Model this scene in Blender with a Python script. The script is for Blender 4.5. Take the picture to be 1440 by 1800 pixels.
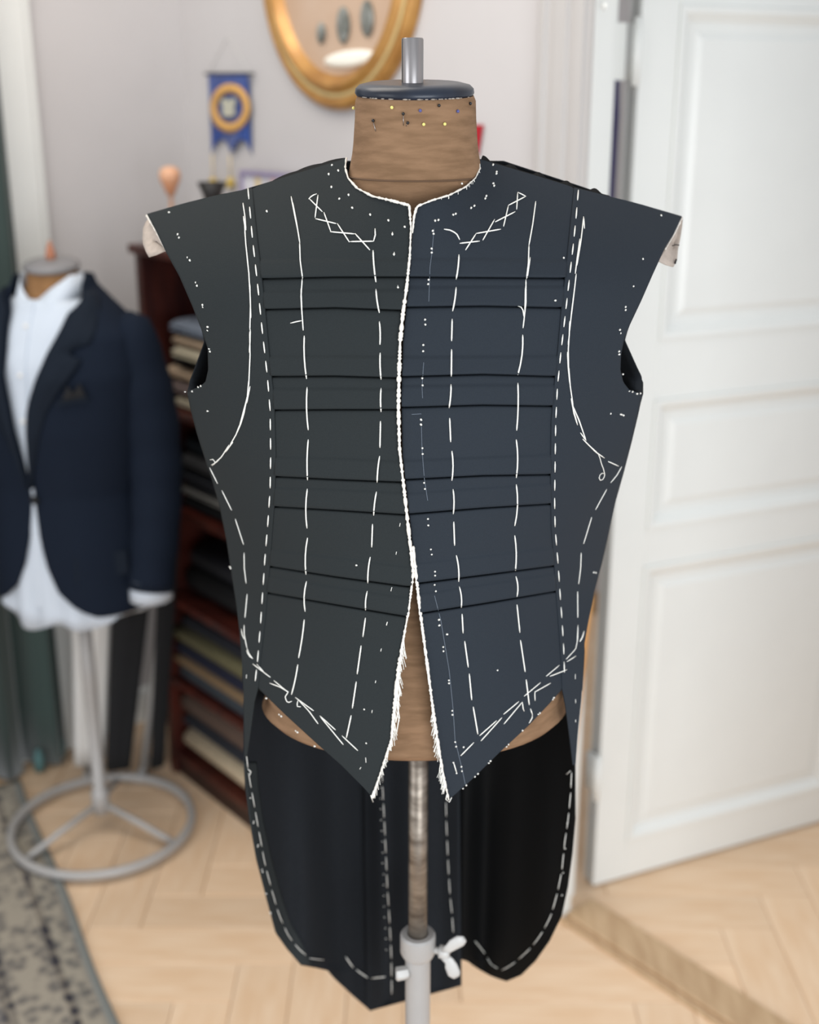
import bpy, math, random
import numpy as np
from mathutils import Vector, Matrix
random.seed(7); rng = np.random.default_rng(7)
for o in list(bpy.data.objects): bpy.data.objects.remove(o)
SC = bpy.context.scene; COL = SC.collection
# ------------------------------------------------------------------ camera
PITCH = math.radians(18.5); FPX = 2150.0; CAMH = 1.75
cam = bpy.data.cameras.new('camera'); co = bpy.data.objects.new('camera', cam); COL.objects.link(co)
co.location = (0, 0, CAMH); co.rotation_euler = (math.pi/2-PITCH, 0, 0)
cam.sensor_fit = 'VERTICAL'; cam.sensor_height = 36; cam.sensor_width = 28.8; cam.lens = 36*FPX/1800
cam.dof.use_dof = True; cam.dof.focus_distance = 1.20; cam.dof.aperture_fstop = 3.1
SC.camera = co
# ------------------------------------------------------------------ world, lights, exposure
w = bpy.data.worlds.new('world'); SC.world = w; w.use_nodes = True
bg = w.node_tree.nodes['Background']; bg.inputs[0].default_value = (.93, .96, 1, 1); bg.inputs[1].default_value = .78
def area(name, loc, target, sx, sy, power, col=(1, 1, 1)):
    l = bpy.data.lights.new(name, 'AREA'); l.shape = 'RECTANGLE'; l.size = sx; l.size_y = sy; l.energy = power; l.color = col
    o = bpy.data.objects.new(name, l); COL.objects.link(o); o.location = loc
    o.rotation_euler = (Vector(target)-Vector(loc)).to_track_quat('-Z', 'Y').to_euler(); return o
area('window_daylight', (-2.4, -.3, 1.6), (0, 1.8, 1.1), 1.6, 1.8, 24, (.93, .96, 1))
area('window_daylight_right', (.9, -1.3, 1.15), (.2, 2.0, .95), 1.8, 1.5, 62, (.90, .95, 1))
area('overhead_fill', (-.75, 1.9, 3.0), (-.5, 2.5, 0), 1.3, 1.2, 24, (1, .93, .84))  # added overhead fill, brightens the floor and walls
SC.view_settings.view_transform = 'Standard'; SC.view_settings.look = 'None'
SC.view_settings.exposure = 0.0; SC.view_settings.gamma = 1; SC.view_settings.use_curve_mapping = False
# ------------------------------------------------------------------ view rays: a pixel of the photo to a place in the room
fwd = np.array([0, math.cos(PITCH), -math.sin(PITCH)]); upv = np.array([0, math.sin(PITCH), math.cos(PITCH)])
O = np.array([0, 0, CAMH])
def ray(x, y): return fwd*FPX + np.array([1, 0, 0])*(x-720) + upv*(900-y)
def onfloor(x, y, z=0.): d = ray(x, y); return O + d*((z-CAMH)/d[2])
def onplane(x, y, P, n): d = ray(x, y); return O + d*(np.dot(np.array(P)-O, n)/np.dot(d, n))
def aty(x, y, Y): d = ray(x, y); return O + d*(Y/d[1])
# wall frame: s along the wall towards the right/camera, t into the wall, z up
WD = np.array([.64, -.768, 0]); WN = np.array([-.768, -.64, 0]); P0 = np.array([.338, 2.316, 0])
def W(s, t, z=0.): return P0 + WD*s - WN*t + np.array([0, 0, z])
def onwall(x, y, t=0.): return onplane(x, y, W(0, t), WN)
# ------------------------------------------------------------------ mesh builder
class MB:
    def __init__(s): s.v = []; s.f = []
    def add(s, vs, fs):
        b = len(s.v); s.v.extend([tuple(map(float, p)) for p in vs]); s.f.extend([tuple(b+i for i in f) for f in fs]); return s
    def hexa(s, c):
        return s.add(c, [(0,3,2,1),(4,5,6,7),(0,1,5,4),(1,2,6,5),(2,3,7,6),(3,0,4,7)])
    def box(s, x0, x1, y0, y1, z0, z1):
        return s.hexa([(x0,y0,z0),(x1,y0,z0),(x1,y1,z0),(x0,y1,z0),(x0,y0,z1),(x1,y0,z1),(x1,y1,z1),(x0,y1,z1)])
    def fbox(s, F, a0, a1, b0, b1, z0, z1, bev=0.0):
        if bev <= 0:
            return s.hexa([F(a0,b0,z0),F(a1,b0,z0),F(a1,b1,z0),F(a0,b1,z0),F(a0,b0,z1),F(a1,b0,z1),F(a1,b1,z1),F(a0,b1,z1)])
        rings = []
        for z, k in ((z0,bev),(z0+bev,0),(z1-bev,0),(z1,bev)):
            r = []
            for (ca, cb, sa, sb) in ((a0,b0,1,1),(a1,b0,-1,1),(a1,b1,-1,-1),(a0,b1,1,-1)):
                o1 = (ca+sa*(bev+k), cb+sb*k); o2 = (ca+sa*k, cb+sb*(bev+k))
                r += [o2, o1] if sa*sb > 0 else [o1, o2]
            rings.append([F(a, b, z) for a, b in r])
        return s.loft(rings, True, True)
    def loft(s, rings, closed=True, caps=False):
        n = len(rings[0]); vs = [p for r in rings for p in r]; fs = []
        for i in range(len(rings)-1):
            for j in range(n if closed else n-1):
                k = (j+1) % n; fs.append((i*n+j, i*n+k, (i+1)*n+k, (i+1)*n+j))
        if caps: fs.append(tuple(range(n))[::-1]); fs.append(tuple((len(rings)-1)*n+j for j in range(n)))
        return s.add(vs, fs)
    def tube(s, pts, r, n=8, caps=True, flat=1.0):
        pts = [np.array(p, float) for p in pts]; rings = []; prev = None
        rr = r if hasattr(r, '__len__') else [r]*len(pts)
        for i, p in enumerate(pts):
            t = pts[min(i+1, len(pts)-1)]-pts[max(i-1, 0)]; t = t/(np.linalg.norm(t)+1e-12)
            if prev is None:
                a = np.array([0, 0, 1.]) if abs(t[2]) < .9 else np.array([0, 1., 0])
                u = np.cross(t, a)
            else: u = prev-t*np.dot(prev, t)
            u /= (np.linalg.norm(u)+1e-12); v = np.cross(t, u); prev = u
            rings.append([p+rr[i]*(math.cos(q)*u+math.sin(q)*v*flat) for q in [2*math.pi*k/n for k in range(n)]])
        return s.loft(rings, True, caps)
    def lathe(s, prof, c=(0, 0), n=40, sy=1.0, tilt=0.0, caps=True):
        rings = []
        for r, z in prof:
            rings.append([(c[0]+r*math.cos(a), c[1]+r*sy*math.sin(a), z+tilt*r*sy*math.sin(a)) for a in [2*math.pi*k/n for k in range(n)]])
        return s.loft(rings, True, caps)
    def ball(s, c, r, n=10, m=6, sc=(1, 1, 1)):
        rings = [[(c[0]+r*sc[0]*math.sin(b)*math.cos(a), c[1]+r*sc[1]*math.sin(b)*math.sin(a), c[2]+r*sc[2]*math.cos(b)) for a in [2*math.pi*k/n for k in range(n)]] for b in [math.pi*(i+.02)/(m+.04) for i in range(m+1)]]
        return s.loft(rings[::-1], True, True)
    def torus(s, c, R, r, n=64, m=10, sy=1.0, flat=1.0):
        rings = []
        for i in range(n+1):
            a = 2*math.pi*i/n; ct, st = math.cos(a), math.sin(a)
            rings.append([(c[0]+(R+r*math.cos(b))*ct, c[1]+(R+r*math.cos(b))*st*sy, c[2]+r*flat*math.sin(b)) for b in [2*math.pi*k/m for k in range(m)]])
        return s.loft(rings, True, False)
    def build(s, name, mat, parent=None, smooth=True, origin=None, **props):
        v = np.array(s.v)
        if parent is not None: org = np.array(parent['_o'])
        elif origin is not None: org = np.array(origin)
        else: org = np.array([(v[:,0].min()+v[:,0].max())/2, (v[:,1].min()+v[:,1].max())/2, v[:,2].min()])
        me = bpy.data.meshes.new(name); me.from_pydata([tuple(p) for p in (v-org)], [], s.f); me.update()
        if smooth:
            me.polygons.foreach_set('use_smooth', [True]*len(me.polygons))
        me.materials.append(mat)
        o = bpy.data.objects.new(name, me); COL.objects.link(o)
        if parent is not None: o.parent = parent
        else: o.location = org
        o['_o'] = [float(q) for q in org]
        for k, q in props.items(): o[k] = q
        return o
def sharp(o, ang=35):
    me = o.data; me.set_sharp_from_angle(angle=math.radians(ang)); return o
def empty(name, loc, label, cat, group=None):
    o = bpy.data.objects.new(name, None); COL.objects.link(o); o.location = tuple(loc); o.empty_display_size = .05
    o['_o'] = [float(q) for q in loc]; o['label'] = label; o['category'] = cat
    if group: o['group'] = group
    return o
def tag(o, label, cat, group=None):
    o['label'] = label; o['category'] = cat
    if group: o['group'] = group
    return o
def solid(o, th, off=1.0, sub=0):
    m = o.modifiers.new('thickness', 'SOLIDIFY'); m.thickness = th; m.offset = off; return o
# ------------------------------------------------------------------ materials
def lin(c): return tuple(((x/255)/12.92 if x/255 <= .04045 else (((x/255)+.055)/1.055)**2.4) for x in c)+(1,)
def mat(name, c, rough=.6, metal=0, noise=0, nscale=40, c2=None, bump=0, bscale=200, sheen=0, stretch=(1, 1, 1), rnd=0, coat=0, spec=.5):
    m = bpy.data.materials.new(name); m.use_nodes = True; N = m.node_tree.nodes; L = m.node_tree.links
    b = N['Principled BSDF']; b.inputs['Roughness'].default_value = rough; b.inputs['Metallic'].default_value = metal
    b.inputs['Specular IOR Level'].default_value = spec
    if sheen: b.inputs['Sheen Weight'].default_value = sheen; b.inputs['Sheen Roughness'].default_value = .5
    if coat: b.inputs['Coat Weight'].default_value = coat; b.inputs['Coat Roughness'].default_value = .15
    tc = N.new('ShaderNodeTexCoord'); mp = N.new('ShaderNodeMapping'); mp.inputs['Scale'].default_value = stretch
    L.new(tc.outputs['Object'], mp.inputs['Vector'])
    a = lin(c); last = None
    rgb = N.new('ShaderNodeRGB'); rgb.outputs[0].default_value = a; last = rgb.outputs[0]
    if noise or c2:
        nz = N.new('ShaderNodeTexNoise'); nz.inputs['Scale'].default_value = nscale; nz.inputs['Detail'].default_value = 5
        L.new(mp.outputs[0], nz.inputs['Vector'])
        cr = N.new('ShaderNodeValToRGB'); cr.color_ramp.elements[0].position = .35; cr.color_ramp.elements[1].position = .65
        cc = lin(c2) if c2 else tuple(x*(1-noise) for x in a[:3])+(1,)
        cr.color_ramp.elements[0].color = cc; cr.color_ramp.elements[1].color = a
        L.new(nz.outputs['Fac'], cr.inputs[0]); last = cr.outputs[0]
    if rnd:
        oi = N.new('ShaderNodeObjectInfo'); hs = N.new('ShaderNodeHueSaturation')
        mr = N.new('ShaderNodeMapRange'); mr.inputs[3].default_value = 1-rnd; mr.inputs[4].default_value = 1+rnd*.6
        L.new(oi.outputs['Random'], mr.inputs[0]); L.new(mr.outputs[0], hs.inputs['Value']); L.new(last, hs.inputs['Color']); last = hs.outputs[0]
    L.new(last, b.inputs['Base Color'])
    if bump:
        n2 = N.new('ShaderNodeTexNoise'); n2.inputs['Scale'].default_value = bscale; n2.inputs['Detail'].default_value = 3
        bp = N.new('ShaderNodeBump'); bp.inputs['Strength'].default_value = bump; bp.inputs['Distance'].default_value = .001
        L.new(mp.outputs[0], n2.inputs['Vector']); L.new(n2.outputs['Fac'], bp.inputs['Height']); L.new(bp.outputs[0], b.inputs['Normal'])
    return m
M = dict(
 wool=mat('charcoal_wool', (43,47,48), .85, noise=.10, nscale=900, bump=.25, bscale=1500, spec=.14),
 wool_bluelit=mat('blue_lit_wool', (41,47,54), .80, noise=.10, nscale=900, bump=.25, bscale=1500, spec=.18),  # same charcoal cloth, bluish window light painted into the colour
 wool_in=mat('shaded_wool_inside', (31,34,38), .9, noise=.15, nscale=300, spec=.15),  # inner face of the coat wool, its shade put into the colour
 lining=mat('black_lining', (6,7,8), .75, spec=.15),
 thread=mat('white_basting_cotton', (238,236,228), .8),
 canvas=mat('cream_canvas_edge', (236,230,220), .85, noise=.12, nscale=400),
 canvas_g=mat('grey_hair_canvas', (186,172,160), .9, noise=.15, nscale=120, bump=.3, bscale=500),
 linen=mat('brown_linen', (142,111,84), .9, c2=(122,94,69), nscale=45, stretch=(.6,.6,3.2), bump=.35, bscale=700, spec=.25),
 linen2=mat('old_brown_linen', (150,110,70), .9, noise=.2, nscale=40),
 blackpaint=mat('glossy_black_paint', (22,28,40), .38, c2=(32,40,54), nscale=30, coat=.12, spec=.35),
 chip=mat('chipped_paint_edge', (170,160,150), .6, noise=.3, nscale=200),
 steel=mat('brushed_steel', (176,172,172), .28, 1, noise=.25, nscale=30, stretch=(6,6,.3)),
 pole=mat('worn_steel_pole', (158,148,136), .42, .75, c2=(112,102,92), nscale=35, stretch=(1,1,2.2), bump=.3, bscale=60),
 greypaint=mat('grey_enamel', (168,165,162), .38, noise=.05, nscale=20, coat=.2),
 whitemetal=mat('white_cast_metal', (196,194,190), .35, noise=.06, nscale=60),
 wall=mat('white_plaster', (200,196,195), .9, noise=.03, nscale=6, bump=.08, bscale=60),
 paint=mat('white_gloss_paint', (232,233,229), .35, noise=.02, nscale=8, spec=.5),
 trimp=mat('warm_white_paint', (190,186,183), .45, noise=.02, nscale=10),
 plank=mat('pale_oak_plank', (236,207,175), .38, c2=(228,194,158), nscale=7, stretch=(1,6,1), rnd=.07, spec=.4),
 plank_dark=mat('floor_joint', (176,140,102), .7),
 oak=mat('oak_threshold', (196,166,130), .45, c2=(178,146,110), nscale=8, stretch=(6,1,1)),
 mahog=mat('mahogany', (84,36,26), .4, c2=(54,20,16), nscale=10, stretch=(2,2,.6), coat=.2),
 mahogd=mat('dark_mahogany', (40,10,10), .5, noise=.3, nscale=8),
 gilt=mat('gilt_wood', (196,146,78), .36, .35, c2=(170,120,58), nscale=14, coat=.3),
 giltl=mat('pale_gilt', (226,206,150), .35, .25, noise=.1, nscale=30),
 board=mat('beige_mount', (200,176,156), .7, c2=(190,160,134), nscale=4),
 medal=mat('dark_medallion', (96,98,92), .4, c2=(150,154,150), nscale=40),
 ivory=mat('ivory_oval', (250,248,236), .4),
 blue=mat('royal_blue_satin', (20,70,150), .4, c2=(12,48,118), nscale=14, sheen=.3),
 gold=mat('gold_embroidery', (222,170,96), .6, noise=.12, nscale=200),
 goldt=mat('gold_tassel', (222,190,96), .7, noise=.15, nscale=200),
 pale=mat('pale_embroidery', (190,188,170), .7),
 red=mat('red_felt', (176,14,34), .8, noise=.1, nscale=50),
 peach=mat('peach_wood', (232,186,152), .5, c2=(214,150,110), nscale=12),
 black=mat('black_tray', (34,30,28), .5),
 frame=mat('lilac_frame', (150,140,170), .5), paper=mat('print_paper', (226,224,228), .7), yel=mat('yellow_stripe', (230,206,150), .7), pink=mat('pink_stripe', (228,190,186), .7),
 navy=mat('navy_wool', (18,27,41), .85, noise=.12, nscale=200, spec=.15),
 navyd=mat('navy_lapel', (21,29,40), .8, noise=.12, nscale=200, spec=.15),
 shirt=mat('pale_blue_cotton', (197,206,217), .8, noise=.03, nscale=12),
 white=mat('white_cotton', (228,226,222), .85, noise=.03, nscale=8),
 blacktr=mat('black_trouser_wool', (20,21,24), .9, noise=.15, nscale=60),
 curtain=mat('dark_green_velvet', (52,70,66), .85, c2=(34,46,42), nscale=3, stretch=(1,1,.1), sheen=.4),
 teal=mat('teal_tassel', (86,122,122), .8, noise=.2, nscale=60),
 grey2=mat('cap_grey', (128,126,127), .5, noise=.1, nscale=30), woodr=mat('reddish_wood', (168,110,82), .5),
 wood=mat('honey_wood', (206,150,84), .5, c2=(186,126,62), nscale=20, stretch=(1,1,.2)),
 purple=mat('violet_cloth', (84,80,136), .85, noise=.2, nscale=10),
 pinY=mat('yellow_pin_glass', (232,222,128), .25), pinB=mat('black_pin_glass', (22,20,22), .25), pinV=mat('blue_pin_glass', (78,82,140), .3),
 chalk=mat('chalk_line', (96,104,114), .95),
)
# ------------------------------------------------------------------ setting
def struct(o): o['kind'] = 'structure'; return o
floor = struct(MB().box(-2.2, 3.0, .3, 4.6, -.06, -.008).build('floor', M['plank_dark'], smooth=False, origin=(0,2,-.06)))
PW, PL = .118, .472
pm = MB(); g = .0006
pm.fbox(lambda a,b,z:(a,b,z), g, PL-g, g, PW-g, -.012, 0, .0015)
pl0 = pm.build('plank', M['plank'], floor, smooth=False); pmesh = pl0.data
pmesh.transform(Matrix.Translation((0, 2, -.06)))   # local to its own corner
bpy.data.objects.remove(pl0)
cnt = 0
cands = []
for k in range(-40, 70):
    for j in range(-12, 13):
        bx, by = k*PW + j*PL - 1.9, k*PW - j*PL + 1.0
        for (x, y, r) in ((bx, by, 0), (bx, by, 1)):
            cx, cy = (x+PL/2, y+PW/2) if r == 0 else (x-PW/2, y+PL/2)
            if -2.0 < cx < 2.4 and .9 < cy < 3.9:
                cands.append((abs(cy-2.5)+abs(cx-.1)*.5, x, y, r))
cands.sort(); 
for q, x, y, r in cands[:298]:
    o = bpy.data.objects.new('plank', pmesh); COL.objects.link(o); o.parent = floor
    o.location = (x, y-2, .06) if r == 0 else (x, y-2, .06)
    o.rotation_euler = (0, 0, 0 if r == 0 else math.pi/2)
# walls
CS = -1.466
wr = MB(); wr.fbox(W, CS-.1, -.06, 0, .10, -.02, 2.75)
wr.fbox(W, -.06, 1.02, 0, .10, 2.12, 2.75); wr.fbox(W, .92, 3.2, 0, .10, -.02, 2.75)
struct(wr.build('wall_right', M['wall'], smooth=False))
C0 = W(CS, 0)
def WL(a, b, z=0.): return C0 + WN*a - WD*b + np.array([0, 0, z])      # a along the left wall towards the camera, b into it
struct(MB().fbox(WL, -.1, 3.2, 0, .12, -.02, 2.75).build('wall_left', M['wall'], smooth=False))
struct(MB().box(.05, 3.2, 4.3, 4.4, -.02, 2.75).build('wall_hall', M['wall'], smooth=False))
def skirting(name, F, a0, a1, t0, m):
    b = MB(); prof = [(0,0),(.016,0),(.016,.085),(.010,.10),(0,.105)]
    b.loft([[F(a, t0-d, z) for d, z in prof] for a in (a0, a1)], True, True); return struct(b.build(name, m, smooth=False))
skirting('baseboard_right', W, CS+.02, -.14, 0, M['paint']); skirting('baseboard_left', WL, .02, 3.0, 0, M['paint'])
# door casing with its mouldings, jamb, rabbet
tr = MB()
prof = [(-.135,0),(-.135,-.020),(-.128,-.024),(-.118,-.024),(-.113,-.016),(-.100,-.016),(-.094,-.022),(-.066,-.022),(-.061,-.014),(-.048,-.014),(-.043,-.022),(-.022,-.022),(-.018,-.012),(-.012,-.012),(-.012,0)]
tr.loft([[W(s, t, z) for s, t in prof] for z in (0, 2.12)], True, True)
prof2 = [(1.155-0+p[0]*-1-.13, p[1]) for p in prof]
tr.loft([[W(s, t, z) for s, t in prof2] for z in (0, 2.12)][::-1], True, True)
tr.fbox(W, -.135, 1.16, -.022, 0, 2.05, 2.19)
struct(tr.build('trim_1', M['trimp'], smooth=False))
jm = MB(); jm.fbox(W, -.055, -.010, -.004, .045, 0, 2.12); jm.fbox(W, -.058, -.050, .045, .10, 0, 2.12)
jm.fbox(W, .91, .955, -.004, .045, 0, 2.12); jm.fbox(W, -.05, .95, 0, .10, 2.03, 2.13)
jmb = struct(jm.build('trim_2', M['paint'], smooth=False))
q = onwall(1068, 12)
sc = MB().tube([q+WN*.006, q+WN*.0075], .006, 14); sc.build('screw_cap', M['paint'], jmb)
# threshold
th = MB(); th.fbox(W, -.01, .93, .026, .118, -.004, .010, .004)
tho = struct(th.build('trim_3', M['oak'], smooth=False))
t2 = MB(); t2.fbox(W, -.01, .93, .004, .020, -.004, .006, .002); t2.build('threshold_strip', M['oak'], tho, smooth=False)
t2 = MB(); t2.fbox(W, -.01, .93, -.006, .026, -.006, -.001); t2.build('threshold_gap', M['plank_dark'], tho, smooth=False)
# ------------------------------------------------------------------ door leaf
DD = np.array([.9155,.402,0]); DN = np.array([.402,-.9155,0]); D0 = onfloor(1030, 1565)
def D(u, t, z): return D0 + DD*u - DN*t + np.array([0,0,z])      # t into the leaf
door = struct(MB().fbox(D, .02, .80, .012, .030, .006, 2.035).build('door_1', M['paint'], smooth=False))
pan = [(.105,.795),(.880,1.165),(1.290,1.925)]
UL, UR = .105, .702
for (u0,u1) in ((.02,UL),(UR,.80)):
    MB().fbox(D, u0, u1, 0, .042, .006, 2.035, .0015).build('stile', M['paint'], door, smooth=False)
zz = [.006]+[z for p in pan for z in p]+[2.035]
for i in range(0, len(zz), 2):
    MB().fbox(D, UL, UR, 0, .042, zz[i], zz[i+1], .0015).build('rail', M['paint'], door, smooth=False)
for (z0, z1) in pan:
    for side in (0, 1):
        F = (lambda u,t,z: D(u,t,z)) if side == 0 else (lambda u,t,z: D(u,.042-t,z))
        b = MB(); pr = [(0,.012),(0,-.004),(.006,-.005),(.014,-.003),(.022,.006),(.030,.012)]
        rings = []
        for k, t in pr: rings.append([F(UL+k,t,z0+k),F(UR-k,t,z0+k),F(UR-k,t,z1-k),F(UL+k,t,z1-k)])
        b.loft(rings if side == 0 else rings[::-1]); b.build('panel_moulding', M['paint'], door, smooth=False)
        b = MB(); rings = []
        for k, t in [(.030,.0118),(.046,.0118),(.060,.006)]: rings.append([F(UL+k,t,z0+k),F(UR-k,t,z0+k),F(UR-k,t,z1-k),F(UL+k,t,z1-k)])
        b.loft(rings); b.add(rings[-1], [(0,1,2,3)]); b.build('raised_panel', M['paint'], door, smooth=False)
hb = MB(); hb.tube([W(-.03,.135,1.78), W(-.03,.135,1.90)], .008, 12)
hb.add(*[[W(-.048,.06,1.79),W(-.048,.125,1.79),W(-.048,.125,1.89),W(-.048,.06,1.89)],[(0,1,2,3)]])
hb.fbox(D, .003, .0195, .004, .034, 1.79, 1.89)
hb.build('hinge', M['paint'], door)
hb = MB(); hb.tube([W(-.03,.135,.25), W(-.03,.135,.36)], .008, 12); hb.fbox(D, .003, .0195, .004, .034, .26, .35); hb.build('hinge', M['paint'], door)
kb = MB(); kb.tube([D(.755,0,1.0), D(.755,-.05,1.0)], .009, 12); kb.tube([D(.755,-.05,1.0), D(.65,-.055,1.0)], .009, 12); kb.build('door_handle', M['steel'], door)
# violet garment hanging behind the hinge gap
b = MB(); ring = []
for i in range(9):
    z = 1.05+.9*i/8; wd = .055 if z < 1.8 else .055-.03*(z-1.8)/.15
    ring.append([W(-.245+wd*math.cos(a), .27+.03*math.sin(a)*(1+.3*math.sin(5*a+z*3)), z) for a in [2*math.pi*k/16 for k in range(16)]])
b.loft(ring, True, True); vg = tag(b.build('hanging_garment', M['purple']), 'violet garment hanging in the hall, glimpsed through the hinge gap', 'garment')
hk = MB(); hk.tube([W(-.245,.27,1.94),W(-.245,.27,1.99),W(-.245,.25,2.01),W(-.245,.10,2.01)], .003, 8); hk.build('hook', M['steel'], vg)
# ------------------------------------------------------------------ rug
RA = np.array([.46,-.888,0]); RB = np.array([-.888,-.46,0]); R0 = np.array([-1.052, 2.905, 0])
def rugmat():
    m = bpy.data.materials.new('grey_persian_rug'); m.use_nodes = True; N = m.node_tree.nodes; L = m.node_tree.links; b = N['Principled BSDF']
    b.inputs['Roughness'].default_value = .95; b.inputs['Specular IOR Level'].default_value = .1
    tc = N.new('ShaderNodeTexCoord'); sp = N.new('ShaderNodeSeparateXYZ'); L.new(tc.outputs['UV'], sp.inputs[0])
    cr = N.new('ShaderNodeValToRGB'); cr.color_ramp.interpolation = 'CONSTANT'
    st = [(0,(128,130,126)),(.045,(100,98,96)),(.065,(126,122,113)),(.15,(54,52,56)),(.19,(134,128,118)),(.42,(52,52,58)),(.48,(124,120,116))]
    E = cr.color_ramp.elements
    E[0].position = 0; E[0].color = lin(st[0][1]); E[1].position = st[1][0]; E[1].color = lin(st[1][1])
    for p, c in st[2:]: e = E.new(p); e.color = lin(c)
    L.new(sp.outputs[0], cr.inputs[0])
    vo = N.new('ShaderNodeTexVoronoi'); vo.inputs['Scale'].default_value = 15; vo.inputs['Randomness'].default_value = .8; L.new(tc.outputs['UV'], vo.inputs['Vector'])
    nz = N.new('ShaderNodeTexNoise'); nz.inputs['Scale'].default_value = 8; nz.inputs['Detail'].default_value = 3; L.new(tc.outputs['UV'], nz.inputs['Vector'])
    ad = N.new('ShaderNodeMath'); ad.operation = 'MULTIPLY'; L.new(vo.outputs['Distance'], ad.inputs[0]); L.new(nz.outputs['Fac'], ad.inputs[1])
    c2 = N.new('ShaderNodeValToRGB'); c2.color_ramp.elements[0].position = .14; c2.color_ramp.elements[0].color = lin((62,62,70)); c2.color_ramp.elements[1].position = .30; c2.color_ramp.elements[1].color = lin((196,184,164))
    L.new(ad.outputs[0], c2.inputs[0])
    gt = N.new('ShaderNodeMath'); gt.operation = 'GREATER_THAN'; gt.inputs[1].default_value = .045; L.new(sp.outputs[0], gt.inputs[0])
    ml = N.new('ShaderNodeMath'); ml.operation = 'MULTIPLY'; ml.inputs[1].default_value = .38; L.new(gt.outputs[0], ml.inputs[0])
    mx = N.new('ShaderNodeMix'); mx.data_type = 'RGBA'; L.new(ml.outputs[0], mx.inputs[0]); L.new(cr.outputs[0], mx.inputs[6]); L.new(c2.outputs[0], mx.inputs[7])
    L.new(mx.outputs[2], b.inputs['Base Color']); return m
nb, na = 40, 70; top = []; 
for i in range(na+1):
    for j in range(nb+1):
        a = 1.75*i/na; bb = .42*j/nb; wv = .004*math.sin(a*9)*math.exp(-bb*14)
        p = R0 + RA*a + RB*(bb+wv-.02*math.exp(-((a-.0)/.12)**2)*0) + np.array([0,0,.009+.008*math.exp(-((bb)/.08)**2)*math.exp(-(a/.2)**2)])
        top.append(p)
b = MB(); b.add(top, [(i*(nb+1)+j, i*(nb+1)+j+1, (i+1)*(nb+1)+j+1, (i+1)*(nb+1)+j) for i in range(na) for j in range(nb)])
rug = b.build('rug', rugmat()); solid(rug, .008, -1)
uv = rug.data.uv_layers.new(name='UVMap'); 
vi = np.zeros(len(rug.data.loops), dtype=np.int32); rug.data.loops.foreach_get('vertex_index', vi)
uvs = np.stack([(vi % (nb+1))/nb*1.0, (vi//(nb+1))/na*1.75/.42], 1).astype(np.float32); uv.data.foreach_set('uv', uvs.ravel())
tag(rug, 'worn grey and beige patterned rug with banded border on the parquet', 'rug')
if rug.data.polygons[0].normal.z < 0: rug.data.flip_normals()
# ------------------------------------------------------------------ curtain and pale window casing on the left wall
def foldsheet(F, a0, a1, z0, z1, amp, freq, base, n=120, m=14, flare=.3, jag=0.0):
    b = MB(); rings = []
    for k in range(m+1):
        z = z0+(z1-z0)*k/m; am = amp*(1+flare*(1-k/m)); r = []
        for i in range(n+1):
            a = a0+(a1-a0)*i/n; ph = a*freq+.4*math.sin(a*9+z)
            zz = z + (jag*math.sin(a*freq*.5) if k == 0 else 0)
            r.append(F(a, base+am*math.sin(ph)+am*.3*math.sin(ph*2.3+1), zz))
        rings.append(r)
    return b.loft(rings, False)
cur = foldsheet(WL, .52, 1.5, .012, 2.5, .028, 52, -.07).build('curtain', M['curtain']); solid(cur, .004, 0)
tag(cur, 'dark green floor-length curtain hanging at the left wall', 'curtain')
for i in range(9):
    a = .55+i*.075; b = MB(); q = WL(a, -.075-.028*math.sin(a*52), 0)
    b.tube([q+[0,0,.075], q+[0,0,.05], q+[0,0,.012]], [.006,.014,.016], 8); b.build('hem_tassel', M['teal'], cur)
b = MB(); b.tube([WL(.48,-.07,2.51), WL(1.6,-.07,2.51)], .012, 12); b.build('curtain_rail', M['wood'], cur)
wc = MB(); wc.fbox(WL, .42, .56, -.025, 0, 0, 2.6, .004); wc.fbox(WL, .44, .53, -.033, -.025, 0, 2.6, .003)
struct(wc.build('trim_4', M['paint'], smooth=False))
# ------------------------------------------------------------------ bookcase with bolts of cloth
SB = onfloor(300, 1353); S0 = float(np.dot(SB-P0, WD)); SL = .86
def S(s, t, z): return SB + WD*s - WN*t + np.array([0,0,z])       # s along the front, t into the shelf
TOP = 1.43; DEP = .338
bc = empty('bookcase', S(SL/2, DEP/2, 0), 'tall dark mahogany bookcase filled with cloth, behind the tailcoat', 'bookcase')
for (a0,a1) in ((0,.028),(SL-.028,SL)): MB().fbox(S, a0, a1, 0, DEP-.012, 0, TOP-.022, .002).build('side_panel', M['mahog'], bc, smooth=False)
MB().fbox(S, -.012, SL+.012, -.012, DEP, TOP-.022, TOP, .003).build('top_board', M['mahog'], bc, smooth=False)
MB().fbox(S, .028, SL-.028, DEP-.022, DEP-.006, .03, TOP-.022).build('back_panel', M['mahogd'], bc, smooth=False)
MB().fbox(S, .028, SL-.028, .012, DEP-.03, 0, .055).build('plinth', M['mahogd'], bc, smooth=False)
SH = [.07, .295, .535, .79, 1.045]
for z in SH: MB().fbox(S, .028, SL-.028, .004, DEP-.022, z-.02, z, .002).build('shelf_board', M['mahog'], bc, smooth=False)
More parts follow.
